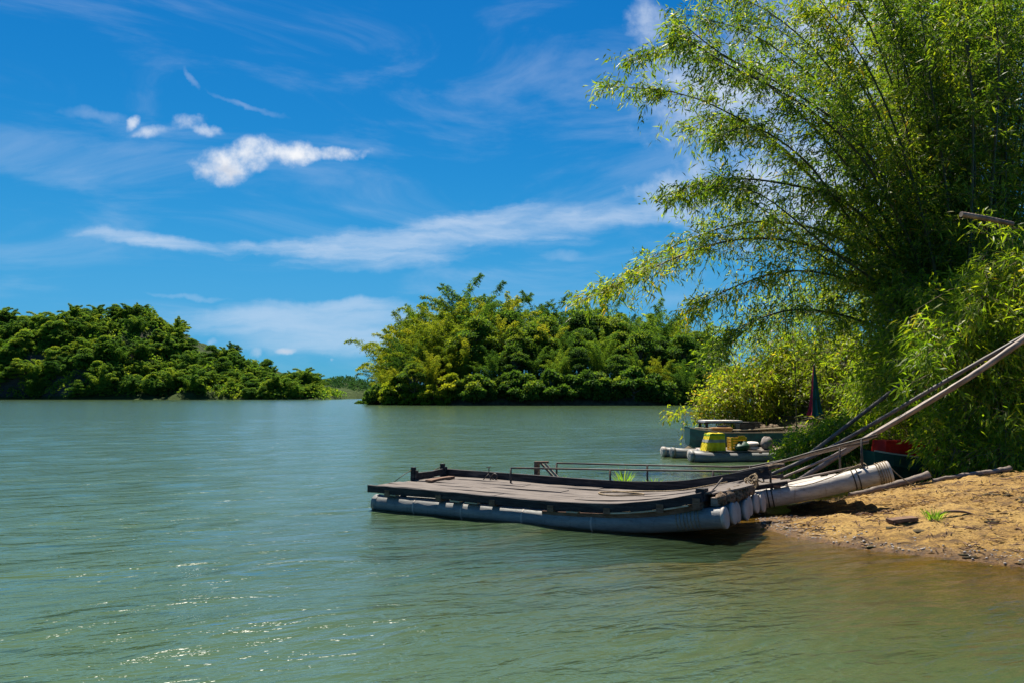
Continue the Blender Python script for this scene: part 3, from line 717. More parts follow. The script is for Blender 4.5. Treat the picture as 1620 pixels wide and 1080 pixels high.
    m = MB(); m.tube(spline([(4.9, 1.55, zr(4.9)+.0), (4.3, 1.3, zr(4.3)-.004), (3.7, 1.42, zr(3.7)-.004), (3.2, 1.1, zr(3.2)-.004), (3.5, .8, zr(3.5)-.004), (3.9, 1.0, zr(3.9)-.004), (3.3, 1.3, zr(3.3)-.0)], 50), .011, 6); m.build('deck_rope', 'rope', root)
    # bow: end beams, sacking, ropes
    m = MB(); m.beam([(5.02, -.06, zr(5.0)-.02), (5.02, .12, zr(5.0)-.03)], .10, .15, .004); m.build('bow_block', 'black_wood', root)
    m = MB(); m.beam([(5.18, -.02, zr(5.1)-.12), (5.18, .85, zr(5.1)-.12), (5.2, 1.7, zr(5.1)-.12)], .08, .09, .004); m.build('bow_beam', 'drift_wood', root)
    m = MB(); m.beam([(5.0, .15, zr(5.0)-.015), (5.2, .5, zr(5.2)-.03), (5.25, 1.0, zr(5.2)-.03)], .3, .02, .004); m.build('bow_board', 'deck_wood', root)
    for k, (w, s, r_) in enumerate(((.12, 5.22, .085), (.36, 5.25, .10), (.66, 5.25, .11), (.92, 5.27, .10), (1.2, 5.27, .09))):
        m = MB(); m.lump((s, w, zr(5.2)-.12), (r_*.8, r_*1.5, r_*.85), k+3, 12, .3); m.build('sacking', 'sacking', root)
    m = MB()
    for k in range(9):
        m.ring((5.26+.05*math.sin(k*2.1), 1.35+.045*k, zr(5.25)-.05+.035*math.sin(k*4.7)), (math.sin(k*5.1), .6+.4*math.cos(k*2.3), math.cos(k*1.3)), .06+.02*math.sin(k*3), .010, 14)
    m.build('rope_coil', 'rope', root)
    m = MB(); m.tube(spline([(4.95, .1, zr(5)-.1), (5.1, .2, zr(5)+.02), (5.2, .28, zr(5)+.16)], 8), .010, 6); m.build('bow_stick', 'drift_wood', root)
    m = MB(); m.tube(spline([(5.3, 1.72, zr(5.3)+.06), (5.45, 1.76, zr(5.3)+.12), (5.62, 1.78, zr(5.3)+.15)], 8), [.035]*6+[.03, .025], 10); m.build('bow_roll', 'sacking', root)
    return root
raft_one()

def raft_two():
    root = empty('railed_raft', (-.3, 12.68, 0), R(-15.6))
    tag(root, 'tan pipe raft with iron hand rails, its bow pulled up on the sand', 'raft', 'pontoon rafts')
    ZP = [(0, .09), (2.5, .10), (3.2, .125), (4.0, .21), (4.5, .31), (5.0, .45), (5.4, .57), (5.75, .665)]
    xs = np.linspace(0, 5.75, 40); y = np.interp(xs, *zip(*ZP))
    for _ in range(8): y[1:-1] = (y[:-2]+2*y[1:-1]+y[2:])/4
    zp = lambda s: float(np.interp(s, xs, y))
    for i, w in enumerate((0, .28, .56, .84, 1.12, 1.4)):
        s1 = 5.75-[0, .12, .25, .35, .55, .75][i]; dz = -[0, .05, .09, .13, .17, .2][i]
        ss = np.linspace(0, s1, 28); path = [(s, w, zp(s)+dz*max(0, (s-3)/2.7)) for s in ss]
        m = MB(); m.tube(path, .135, 22, False); p = m.build('pipe', 'pvc_tan', root)
        e = Vector(path[-1]); t = (e-Vector(path[-2])).normalized()
        m = MB(); m.tube([e-t*.12, e-t*.11, e, e+t*.012, e+t*.012], [.136, .145, .145, .13, .02], 22); m.build('collar', 'pvc_cap', p)
        a = Vector(path[0]); m = MB(); m.tube([a+Vector((-.03, 0, 0)), a+Vector((-.02, 0, 0)), a+Vector((.05, 0, 0))], [.05, .138, .138], 22); m.build('cap', 'pvc_cap', p)
        if i == 0:
            for s in (4.13, 4.19, 5.28, 5.34):
                q = MB(); q.ring((s, w, zp(s)), (1, 0, (zp(s+.1)-zp(s-.1))/.2), .139, .009); q.build('lashing', 'dark_rope', p)
            q = MB()
            for k in range(5):
                s = 5.60+k*.03; q.ring((s, w, zp(s)), (1, 0, .3), .148, .008)
            q.build('lashing', 'rope', p)
    # deck
    zd = lambda s: zp(s)+.185
    for j in range(4):
        w0 = -.02+j*.24; cuts = [0.0, [2.2, 1.5, 2.6, 1.9][j], 4.45-j*.12]
        for a, b in zip(cuts[:-1], cuts[1:]):
            ss = np.linspace(a+.004, b-.004, 12); m = MB(); m.beam([(s, w0+.14, zd(s)+.003*math.sin(s*5+j)) for s in ss], .234, .024, .002); m.build('deck_plank', 'deck_wood', root)
    for s in (.25, 1.1, 1.95, 2.8, 3.6, 4.25):
        m = MB(); m.box((s, .42, zp(s)+.153), (.09, 1.05, .035)); m.build('joist', 'brown_wood', root)
    for w in (-.07, .95):
        ss = np.linspace(.0, 4.4, 20); m = MB(); m.beam([(s, w, zd(s)-.005) for s in ss], .05, .05, .003); m.build('side_beam', 'black_wood', root)
    # hand rails
    nr = [(.3, .58), (1.86, .592), (3.0, .603), (3.72, .612), (4.1, .70), (4.7, .895), (5.39, 1.10), (5.6, 1.165)]
    fr_ = [(.85, .60), (2.33, .60), (3.6, .605), (3.95, .625), (4.6, .77), (5.25, .95), (5.61, 1.03)]
    for w, tab in ((-.03, nr), (.8, fr_)):
        m = MB(); m.tube([(s, w, z) for s, z in tab], .014, 8); m.build('hand_rail', 'iron', root)
        m = MB(); m.tube([(s, w+.02, z-.022) for s, z in tab if s > (3.3 if w < 0 else 3.3)], .010, 8); m.build('rail_pole', 'bamboo_dry', root)
    for s in (.3, 1.86, 3.37, 4.17, 5.39):
        top = float(np.interp(s, *zip(*nr))); m = MB(); m.tube([(s, -.03, zp(s)+.11), (s, -.03, top)], .016, 8); m.build('rail_post', 'iron', root)
    for s in (.85, 2.33, 3.9, 5.2):
        top = float(np.interp(s, *zip(*fr_))); m = MB(); m.tube([(s, .8, zp(s)+.06), (s, .8, top)], .016, 8); m.build('rail_post', 'iron', root)
    # long rods lying along the bow and mooring lines
    m = MB(); m.tube([(4.15, -.02, zp(4.15)+.16), (4.75, .02, zp(4.75)+.19), (5.35, .04, zp(5.35)+.17)], .013, 8); m.build('bow_rod', 'bamboo_dry', root)
    m = MB(); m.tube(spline([(3.75, .1, .50), (4.1, -.02, .47), (4.5, -.14, zp(4.5)+.11), (4.9, -.138, zp(4.9)+.12), (5.35, -.05, zp(5.35)+.2)], 20), .007, 6); m.build('mooring_line', 'rope', root)
    m = MB(); m.tube(spline([(5.72, -.12, .74), (5.86, -.1, .60), (6.0, -.06, .50), (6.06, -.04, .46)], 10), .008, 6); m.build('rope_end', 'rope', root)
    m = MB()
    for k in range(5): m.ring((5.36+.02*k, .0, zp(5.36)+.16), (1, .3*math.sin(k*2), .5), .035+.006*k, .007, 12)
    m.build('rope_coil', 'rope', root)
    # wooden bracket at the stern
    m = MB(); m.beam([(.58, .55, .28), (.58, .55, .62)], .16, .06, .004); m.build('bracket_board', 'brown_wood', root)
    for a in (0, .1):
        m = MB(); m.beam([(.64+a, .55-a, .62), (.95+a, .55-a, .30)], .035, .03, .002); m.build('bracket_brace', 'drift_wood', root)
    m = MB(); m.beam([(.55, .50, .63), (.78, .52, .635)], .07, .03, .002); m.build('bracket_top', 'brown_wood', root)
    return root
raft_two()

def pipes_deck(root, L, W, n, zc=.10, r=.135, mat='pvc_grey', deck=True, skew=(0,)*9):
    for i in range(n):
        w = i*(W/(n-1)) if n > 1 else 0; m = MB()
        k0 = skew[i]; s = np.linspace(k0, L, 14); m.tube([(a, w, zc+(.06*max(0, 1-(a-k0)/1.0)**2)) for a in s], [r]*14, 16); p = m.build('pipe', mat, root)
        c = MB(); c.tube([(k0-.03, w, zc+.065), (k0-.02, w, zc+.065), (k0+.07, w, zc+.06)], [.08, r+.006, r+.006], 16); c.build('collar', 'pvc_cap' if i % 2 else mat, p)
    if deck:
        for k in range(int(W/.22)):
            m = MB(); m.beam([(a, .1+k*.22, zc+r+.03) for a in np.linspace(.75, L-.1, 5)], .21, .022, .003); m.build('deck_plank', 'deck_wood', root)
        for a in np.linspace(.9, L-.3, 5):
            m = MB(); m.box((a, W/2, zc+r+.005), (.08, W+.1, .03)); m.build('joist', 'brown_wood', root)

# moored group below the shrubs
r3 = empty('moored_raft', (4.58, 20.6, 0), R(9.5)); pipes_deck(r3, 5.2, 1.7, 6, skew=(0, .12, .5, .62, .02, -.12))
tag(r3, 'grey pipe raft loaded with yellow crates, moored under the leafy shrubs', 'raft', 'pontoon rafts')
def local(root, s, w, z): return root.matrix_basis @ Vector((s, w, z))
DZ3 = .10+.135+.042
def draped_crate(p, rz):
    root = empty('draped_crate', p, rz); tag(root, 'crate draped in bright yellow cloth with a grey band and green trim', 'crate')
    def skin(z0, z1, grow, name, mat):
        m = MB(); rows = 5; ny = 6
        def xl(z): return -.30+.14*z/.46-grow
        def xr(z): return .25-.02*z/.46+grow
        for i in range(rows):
            z = z0+(z1-z0)*i/(rows-1); ring = []
            for k in range(24):
                t = k/24*4; e = int(t); f = t-e; hw = .20+grow
                p_ = [(xl(z)+(xr(z)-xl(z))*f, -hw), (xr(z), -hw+2*hw*f), (xr(z)+(xl(z)-xr(z))*f, hw), (xl(z), hw-2*hw*f)][e]
                wob = .010*math.sin(k*2.3+z*12)
                m.v.append((p_[0]+wob, p_[1]+wob*.8, z+(.012*math.sin(k*1.7) if i == rows-1 else 0)))
        for i in range(rows-1):
            for k in range(24): m.f.append((i*24+k, i*24+(k+1) % 24, (i+1)*24+(k+1) % 24, (i+1)*24+k)); m.sm.append(False)
        m.f.append(tuple(range(24))[::-1]); m.f.append(tuple((rows-1)*24+k for k in range(24))); m.sm += [False, False]
        return m.build(name, mat, root)
    skin(0.0, .45, 0, 'cloth', 'yellow_cloth'); skin(.22, .29, .008, 'band', 'grey_cloth'); skin(.40, .425, .008, 'trim', 'green_cloth')
draped_crate(local(r3, .78, .33, DZ3), R(8))
def crate(p, rz, name, label, mat, size=(.42, .32, .34), group=None):
    root = empty(name, p, rz); tag(root, label, 'crate', group); X, Y, Z = size
    m = MB(); m.box((0, 0, .012), (X-.03, Y-.03, .02)); m.build('base', mat, root)
    for sx in (-1, 1):
        for sy in (-1, 1): m = MB(); m.box((sx*(X/2-.02), sy*(Y/2-.02), Z/2), (.045, .045, Z)); m.build('corner_post', mat, root)
    for k in range(5):
        z = .04+k*(Z-.07)/4
        for sy in (-1, 1): m = MB(); m.box((0, sy*(Y/2-.012), z), (X-.06, .018, .042)); m.build('slat', mat, root)
        for sx in (-1, 1): m = MB(); m.box((sx*(X/2-.012), 0, z), (.018, Y-.06, .042)); m.build('slat', mat, root)
    m = MB(); m.box((X*.18, -Y/2+.012, Z+.02), (X*.45, .02, .05)); m.build('lip', mat, root)
    return root
crate(local(r3, 1.42, .30, DZ3), R(4), 'plastic_crate', 'yellow plastic slatted crate standing beside the cloth draped crate', 'yellow_plastic')
def one(name, m, mat, label, cat, group=None): return tag(m.build(name, mat), label, cat, group)
p = local(r3, 2.05, .35, DZ3)
for k in range(2):
    m = MB(); m.lump((p.x-.18, p.y, p.z+.055+k*.11), (.19, .2, .06), 20+k, 14, .10)
    one('foam_float', m, 'foam_white', 'pale foam float, upper of two beside the yellow crate' if k else 'pale foam float, lower of two beside the yellow crate', 'float')
m = MB(); m.lump((p.x+.22, p.y-.02, p.z+.17), (.17, .18, .18), 25, 14, .12); one('boulder', m, 'stone', 'rounded grey brown boulder on the raft deck by the foam floats', 'boulder')
for k in range(3):
    m = MB(); q = p+Vector((.75+.05*k, .15*k-.2, .02+.025*k)); m.beam([q+Vector((-.55, 0, 0)), q, q+Vector((.6, .05, .0))], .12, .02, .003)
    one('loose_plank', m, 'pale_wood', 'weathered loose plank lying on the moored raft deck', 'plank', 'loose planks on the moored raft')

def punt(root, L, prow, mat, wid=.9, h=.42, z0=.12):
    secs = [(-.0, .30, .36, h*.62), (.35, .40, .20, h*.25), (.9, wid/2, .0, 0), (L*.6, wid/2, .0, 0), (L, wid/2*.85, .02, .06)]
    m = MB(); ns = 7
    for s, hw, dz, dip in secs:
        top = z0+h+(dz*.35)
        bot = z0-.15+dip
        for a, zz in ((-1, top), (-1, (top+bot)/2), (-.7, bot), (0, bot-.02), (.7, bot), (1, (top+bot)/2), (1, top)): m.v.append((s, a*hw, zz))
    for i in range(len(secs)-1):
        for k in range(6): m.f.append((i*7+k, (i+1)*7+k, (i+1)*7+k+1, i*7+k+1)); m.sm.append(False)
    m.f.append(tuple(range(7))); m.f.append(tuple((len(secs)-1)*7+k for k in range(7))[::-1]); m.sm += [False, False]
    m.build('hull', mat, root)
    for a in (-1, 1):
        m = MB(); m.beam([(s, a*hw, z0+h+dz*.35+.012) for s, hw, dz, dip in secs], .05, .03); m.build('gunwale', 'pale_wood' if a < 0 else mat, root)
    for s in (.9, L*.6):
        m = MB(); m.box((s, 0, z0+h-.08), (.22, wid-.04, .03)); m.build('thwart', 'brown_wood', root)
b1 = empty('teal_punt', (5.05, 23.1, 0), R(3)); punt(b1, 3.2, 1, 'teal_paint', 1.0, .52, .14)
tag(b1, 'teal painted flat boat with a raised square prow behind the yellow crates', 'boat')
m = MB(); m.box((5.95, 22.85, .70), (.55, .35, .16), .05); m.box((5.95, 22.85, .79), (.60, .40, .03), .05)
one('wooden_box', m, 'orange_board', 'small tan wooden box with a lid set on the teal boat', 'box')
crate((6.75, 22.95, .66), R(6), 'dark_crate', 'black slatted crate sitting on the teal boat', 'dark_plastic', (.6, .38, .26))
tb = empty('low_table', (6.35, 23.5, 0), R(4)); tag(tb, 'low plank table with pale sheets on top behind the teal boat', 'table')
m = MB(); m.box((0, 0, .93), (1.7, .8, .03)); m.build('table_top', 'black_wood', tb)
m = MB(); m.box((-.25, 0, .97), (1.1, .7, .05)); m.build('pale_sheet', 'foam_white', tb)
for sx in (-.75, .75):
    for sy in (-.33, .33): m = MB(); m.box((sx, sy, .2), (.06, .06, 1.43)); m.build('leg', 'black_wood', tb)

# gear lying about on the boats
bk = empty('bucket', (6.05, 23.05, .60)); tag(bk, 'faded blue bucket standing in the teal boat by the tan box', 'bucket')
m = MB(); m.tube([(0, 0, 0), (0, 0, .01), (0, 0, .24), (0, 0, .25)], [.09, .10, .14, .145], 14); m.build('pail', 'navy_cloth', bk)
m = MB(); m.tube([(.14*math.cos(a), 0, .25+.13*math.sin(a)) for a in np.linspace(0, math.pi, 9)], .006, 5); m.build('handle', 'iron', bk)
for k, (x, y, z, sz) in enumerate(((7.15, 23.0, .74, .22), (7.55, 23.15, .72, .26))):
    m = MB(); m.lump((x, y, z), (sz, sz*.8, sz*.6), 60+k, 14, .25); one('sack', m, 'sacking', 'lumpy brown sack, larger of two in the teal boat' if k else 'lumpy brown sack, smaller of two in the teal boat', 'sack')
m = MB(); m.lump((6.0, 20.95, DZ3+.10), (.22, .16, .12), 71, 14, .35); one('fishing_net', m, 'green_paint', 'crumpled dark green fishing net heaped between the yellow crates and the deck edge', 'net')
m = MB(); m.tube(spline([(5.2, 22.75, .80), (6.5, 22.7, .74), (8.3, 22.6, .86)], 12), .018, 8); m.beam([(8.2, 22.6, .855), (8.6, 22.58, .87)], .12, .018); one('oar', m, 'pale_wood', 'long pale oar laid along the teal boat', 'oar')
# closed parasol on the moored raft
def parasol(p):
    root = empty('closed_parasol', p); tag(root, 'closed parasol with crimson and teal panels standing before the shrubs', 'parasol')
    m = MB(); m.tube([(0, 0, 0), (.0, 0, 2.27)], .018, 8); m.build('pole', 'iron', root)
    m = MB(); m.tube([(0, 0, 0), (0, 0, .04), (0, 0, .06)], [.2, .2, .03], 14); m.build('base', 'stone', root)
    nseg, rows = 48, 12
    def R_(a, t):
        r = .022+.135*t**0.9+(.04*max(0, t-.86)/.14)
        return r*(1+.26*t*math.cos(8*a)+.05*math.sin(3*a+t*6))
    for part in range(8):
        mb = MB(); a0 = 2*math.pi*part/8; n = 7
        for i in range(rows):
            t = i/(rows-1); z = 2.25-1.36*t
            for k in range(n):
                a = a0+2*math.pi/8*k/(n-1); r = R_(a, t); zz = z+(.03*math.cos(8*a) if i == rows-1 else 0)
                mb.v.append((r*math.cos(a), r*math.sin(a), zz))
        for i in range(rows-1):
            for k in range(n-1): mb.f.append((i*n+k, (i+1)*n+k, (i+1)*n+k+1, i*n+k+1)); mb.sm.append(True)
        mid = math.degrees(a0)+22.5
        o = mb.build('canopy_panel', 'crimson_cloth' if 112 < mid < 240 else 'teal_cloth', root)
    m = MB(); m.ring((0, 0, 1.35), (0, 0, 1), .12, .012); m.build('tie', 'dark_rope', root)
parasol((8.10, 21.35, DZ3))

# raft and boat half hidden beneath the bamboo
r4 = empty('hidden_raft', (8.2, 17.7, 0), R(-4)); pipes_deck(r4, 3.6, 1.1, 4, mat='pvc_tan')
tag(r4, 'pale pipe raft half hidden in shade beneath the bamboo', 'raft', 'pontoon rafts')
b2 = empty('green_punt', (7.45, 16.8, 0), R(2)); punt(b2, 2.2, 1, 'green_paint', .9, .32, .12)
tag(b2, 'green flat boat under a red cloth in the shade of the bamboo', 'boat')
rc = MB(); q = Vector((8.12, 16.8, .46)); rc.box(q+Vector((0, 0, .16)), (.95, .62, .32), .05, taper=.9); rc.box(q+Vector((.52, -.1, .10)), (.42, .45, .22), -.1, taper=.85)
one('red_tarpaulin', rc, 'red_cloth', 'bright red tarpaulin bundle covering the green boat', 'tarpaulin')
nb = empty('covered_basket', (10.45, 17.85, .277), R(-8)); tag(nb, 'dark blue cloth covered basket on the raft beneath the bamboo', 'basket')
m = MB(); m.tube([(0, 0, 0), (0, 0, .02), (0, 0, .30), (0, 0, .33)], [.2, .24, .28, .27], 16); m.build('tub', 'navy_cloth', nb)
m = MB(); m.tube([(0, 0, .31), (0, 0, .35), (0, 0, .37)], [.295, .29, .10], 16); m.build('rim_cover', 'foam_white', nb)

# ------------------------------------------------------------------ poles, logs, beach details
def pole(name, pts, r0, r1, mat, label, cat='pole', nodes=True, group=None, sides=12):
    path = spline(pts, 60); L = len(path); rad = []
    for i in range(L):
        t = i/(L-1); r = r0+(r1-r0)*t
        if nodes and i % 4 == 0: r *= 1.10
        rad.append(r)
    m = MB(); m.tube(path, rad, sides); return one(name, m, mat, label, cat, group)
pole('bamboo_pole', [at(1252, 762, 14.0), at(1358, 698, 13.8), at(1522, 603, 13.6), at(1625, 535, 13.4), at(1740, 462, 13.2)], .042, .056, 'bamboo_dry', 'thick pale bamboo pole leaning up from the railed raft into the thicket')
pole('bamboo_pole', [at(1208, 752, 14.6), at(1300, 712, 14.4), at(1400, 657, 14.2), at(1480, 611, 14.0), at(1640, 522, 13.7)], .032, .036, 'bamboo_dark', 'slim dark bamboo pole just behind the thick leaning pole')
pole('bamboo_pole', [at(1262, 728, 16.2), at(1350, 663, 16.0), at(1460, 578, 15.8), at(1582, 466, 15.4)], .040, .034, 'bamboo_dark', 'broken dark bamboo pole slanting up among the leaves behind the others')
pole('bamboo_pole', [at(1225, 757, 13.3), at(1320, 716, 13.4), at(1430, 656, 13.5), at(1560, 578, 13.6)], .020, .024, 'bamboo_dry', 'thin pale bamboo pole lying along the lower side of the thick pole')
pole('broken_culm', [at(1530, 336, 15.0), at(1570, 343, 15.1), at(1612, 352, 15.2)], .05, .045, 'bamboo_dry', 'short broken grey culm lodged high in the bright bamboo leaves', 'culm')
def log(pts, r0, r1, label):
    path = []
    for p_ in spline([(x, y, hz(x, y)+dz) for x, y, dz in pts], 22): path.append(p_+Vector((0, random.uniform(-.008, .008), random.uniform(-.008, .008))))
    m = MB(); m.tube(path, [(r0+(r1-r0)*i/21)*random.uniform(.93, 1.07) for i in range(22)], 12); one('drift_log', m, 'drift_wood', label, 'log')
log([(5.35, 12.75, .03), (5.8, 12.9, .05), (6.25, 13.0, .09), (6.72, 12.95, .14)], .04, .058, 'thick weathered driftwood log with a broken end on the sand crest')
log([(6.75, 12.9, .03), (7.3, 13.0, .05), (7.9, 13.2, .06), (8.25, 13.3, .08)], .028, .045, 'long slim driftwood log along the sand crest by the leaves')
m = MB(); x, y = 4.72, 9.75; m.beam([(x-.16, y, hz(x-.16, y)+.03), (x, y+.02, hz(x, y)+.035), (x+.17, y+.03, hz(x+.17, y)+.03)], .14, .045, .004); one('wood_offcut', m, 'brown_wood', 'short dark wooden offcut lying on the sand near the grass tuft', 'wood')
m = MB(); x, y = 5.28, 9.75; m.tube(spline([(x-.12, y, hz(x, y)+.03), (x, y+.03, hz(x, y)+.07), (x+.2, y+.02, hz(x+.2, y)+.05), (x+.3, y-.06, hz(x+.3, y)+.01)], 10), [.016]*6+[.014, .011, .009, .006], 8); one('driftwood_stub', m, 'brown_wood', 'dark bent driftwood stub right beside the grass tuft', 'driftwood')

def tuft(x, y, z, n, h, sp, mat, name, label, cat, group=None, tint=(.5, .2)):
    a = rng.uniform(0, 6.28, n); q = np.abs(rng.normal(size=n))*sp
    P = np.stack([x+np.cos(a)*q*.5, y+np.sin(a)*q*.5, np.full(n, z)], 1)
    D = np.stack([np.cos(a)*rng.uniform(.1, .8, n), np.sin(a)*rng.uniform(.1, .8, n), np.ones(n)], 1)
    me = leaf_mesh(name, P, D, h*rng.uniform(.5, 1.1, n), .006+.026*h*rng.uniform(.4, 1, n), rng.normal(size=n)*tint[1]+tint[0], 0, .25)
    return tag(link(name, me, mat), label, cat, group)
tuft(5.08, 9.72, hz(5.08, 9.72)-.01, 90, .22, .09, 'grass', 'grass_tuft', 'small bright green grass tuft growing on the sand', 'grass')
r2m = Matrix.Translation((-.3, 12.68, 0)) @ Matrix.Rotation(R(-15.6), 4, 'Z')
for (s, w, n, h, lab) in ((.95, .6, 45, .22, 'green weeds sprouting beside the bracket on the railed raft'), (2.0, .45, 45, .42, 'tall green weeds sprouting from mid deck of the railed raft'), (2.45, .6, 40, .20, 'low yellowish weeds by the far rail post of the railed raft')):
    q = r2m @ Vector((s, w, .29)); tuft(q.x, q.y, q.z, n, h, .13, 'grass', 'weed_tuft', lab, 'weed')
# litter and debris on the sand (uncountable)
def litter():
    n = 55000; x = rng.uniform(3.2, 12.6, n); y = rng.uniform(5.5, 15.5, n); z = H(x, y); P2 = np.stack([x, y], 1)
    dens = vnoise(x*.9+3, y*.9)+.35*vnoise(x*3, y*3)
    ok = (z > .015) & inside(P2, SPIT) & (dens > rng.normal(size=n)*.5-.15)
    x, y, z = x[ok], y[ok], z[ok]; n = len(x); a = rng.uniform(0, 6.28, n)
    D = np.stack([np.cos(a), np.sin(a), rng.uniform(-.1, .35, n)], 1); L = .02+.07*rng.uniform(0, 1, n)**2
    me = leaf_mesh('leaf_litter', np.stack([x, y, z+.012], 1), D, L, L*rng.uniform(.08, .3, n), np.clip(rng.normal(size=n)*.28+.38, 0, 1), .1, .0)
    tag(link('leaf_litter', me, 'dry_leaf'), 'scattered dry leaves and twigs over the sandy bank', 'leaf litter', None, 'stuff')
    m = MB(); r = random.Random(9)
    for k in range(1000):
        x, y = r.uniform(3.4, 9.5), r.uniform(6.5, 12.5); z = hz(x, y)
        if z < .02 or z > .6: continue
        if float(vnoise(np.array([x*1.4]), np.array([y*1.4]))[0]) < r.gauss(.1, .3): continue
        a = r.uniform(0, 6.28); l = r.uniform(.04, .20); c, s_ = math.cos(a)*l, math.sin(a)*l
        m.tube([(x, y, z+.01), (x+c*.5, y+s_*.5, z+r.uniform(.01, .035)), (x+c, y+s_, hz(x+c, y+s_)+.01)], [.006, r.uniform(.004, .009), .003], 4)
    o = m.build('twig_debris', 'brown_wood'); tag(o, 'dark broken twigs washed up along the water edge', 'twigs', None, 'stuff')
    m = MB()
    for k in range(500):
        t = r.random(); q = FRONT[1:9]; i = min(int(t*7), 6); f = t*7-i; p_ = q[i]*(1-f)+q[i+1]*f
        x = p_[0]+abs(r.gauss(.1, .25)); y = p_[1]+r.gauss(.12, .16); z = hz(x, y)
        if z < -.02: continue
        s_ = r.uniform(.006, .018); m.lump((x, y, z+s_*.2), (s_, s_*.9, s_*.6), k, 5, .2)
    o = m.build('pebbles', 'pvc_cap'); tag(o, 'pebbles and mud crumbs along the waterline', 'pebbles', None, 'stuff')
    m = MB()
    for k in range(110):
        x, y = r.uniform(3.7, 9.0), r.uniform(7.2, 11.5); z = hz(x, y)
        if z < .015 or z > .5: continue
        if float(vnoise(np.array([x*1.1+7]), np.array([y*1.1]))[0]) < .05: continue
        s_ = r.uniform(.02, .06); m.lump((x, y, z-.005), (s_*2.0, s_*.9, s_*.40), 40+k, 10, .45)
    o = m.build('mud_clods', 'bank_soil'); tag(o, 'dark mud clods scattered on the sand', 'mud', None, 'stuff')
litter()

# ------------------------------------------------------------------ near bamboo
class Leaves:
    def __init__(s): s.P = []; s.D = []; s.L = []; s.W = []; s.T = []
    def add(s, P, D, L, W, T): s.P.append(P); s.D.append(D); s.L.append(L); s.W.append(W); s.T.append(T)
    def build(s, name, mat, parent=None):
        me = leaf_mesh(name, np.vstack(s.P), np.vstack(s.D), np.concatenate(s.L), np.concatenate(s.W), np.concatenate(s.T), .12, .12)
        return link(name, me, mat, parent)
def sprays(lv, tw, B, BD, BL, r, leaf=.17, wid=.026, per=14, tint=.5, tvar=.2):
    """leafy branchlets: B base points, BD directions, BL lengths"""
    n = len(B); bt = r.normal(size=n)*.10
    for q in range(per):
        f = (.34+.66*(q+r.uniform(0, 1, n))/per)
        pos = B+BD*(BL*f)[:, None]; pos[:, 2] -= .38*BL*f*f
        off = r.normal(size=(n, 3))*.045*(1+BL)[:, None]; pos = pos+off
        d = BD*.55+r.normal(size=(n, 3))*.55; d[:, 2] -= .55
        lv.add(pos, d, leaf*r.uniform(.45, 1.35, n), wid*r.uniform(.6, 1.35, n), tint+bt+r.normal(size=n)*tvar)
    if tw is not None:
        for i in range(n):
            e = B[i]+BD[i]*BL[i]; e[2] -= .38*BL[i]; h = B[i]+BD[i]*BL[i]*.5; h[2] -= .095*BL[i]
            tw.tube([tuple(B[i]), tuple(h), tuple(e)], [.006, .004, .002], 3, False)
def clump(name, label, culms, mat, origin, leaf=.20, wid=.036, seed=1, dens=1.0, group=None):
    root = empty(name, origin); tag(root, label, 'bamboo', group); O = np.array(origin)
    r = np.random.default_rng(seed)
    for (path, s0, rad, tint, d_) in culms:
        P = np.array([tuple(p_) for p_ in path])-O; n = len(P)
        L = np.linalg.norm(np.diff(P, axis=0), axis=1).sum()
        m = MB(); m.tube([tuple(p_) for p_ in P], [max(.006, rad*(1-.85*(i/(n-1))**1.2)*(1.12 if i % 2 else 1)) for i in range(n)], 6, False)
        c = m.build('culm', 'culm', root)
        nb = int(L*(1-s0)*8.8*d_*dens)
        if nb < 3: continue
        s = r.uniform(s0, 1.0, nb); B, T = sample_path(P, s)
        sd_ = r.normal(size=(nb, 3)); sd_[:, 2] = sd_[:, 2]*.55+.1; BD = unit(sd_*.8+T*.75)
        BL = r.uniform(.4, 1.55, nb)*(1-.55*np.maximum(0, s-.75)/.25)
        lv = Leaves(); tw = MB(); sprays(lv, tw, B, BD, BL, r, leaf, wid, 25, tint-.05+r.normal()*.09)
        o = lv.build('foliage', mat, c); o['kind'] = 'stuff'
        o = tw.build('branchlet', 'twig', c); o['kind'] = 'stuff'
    return root
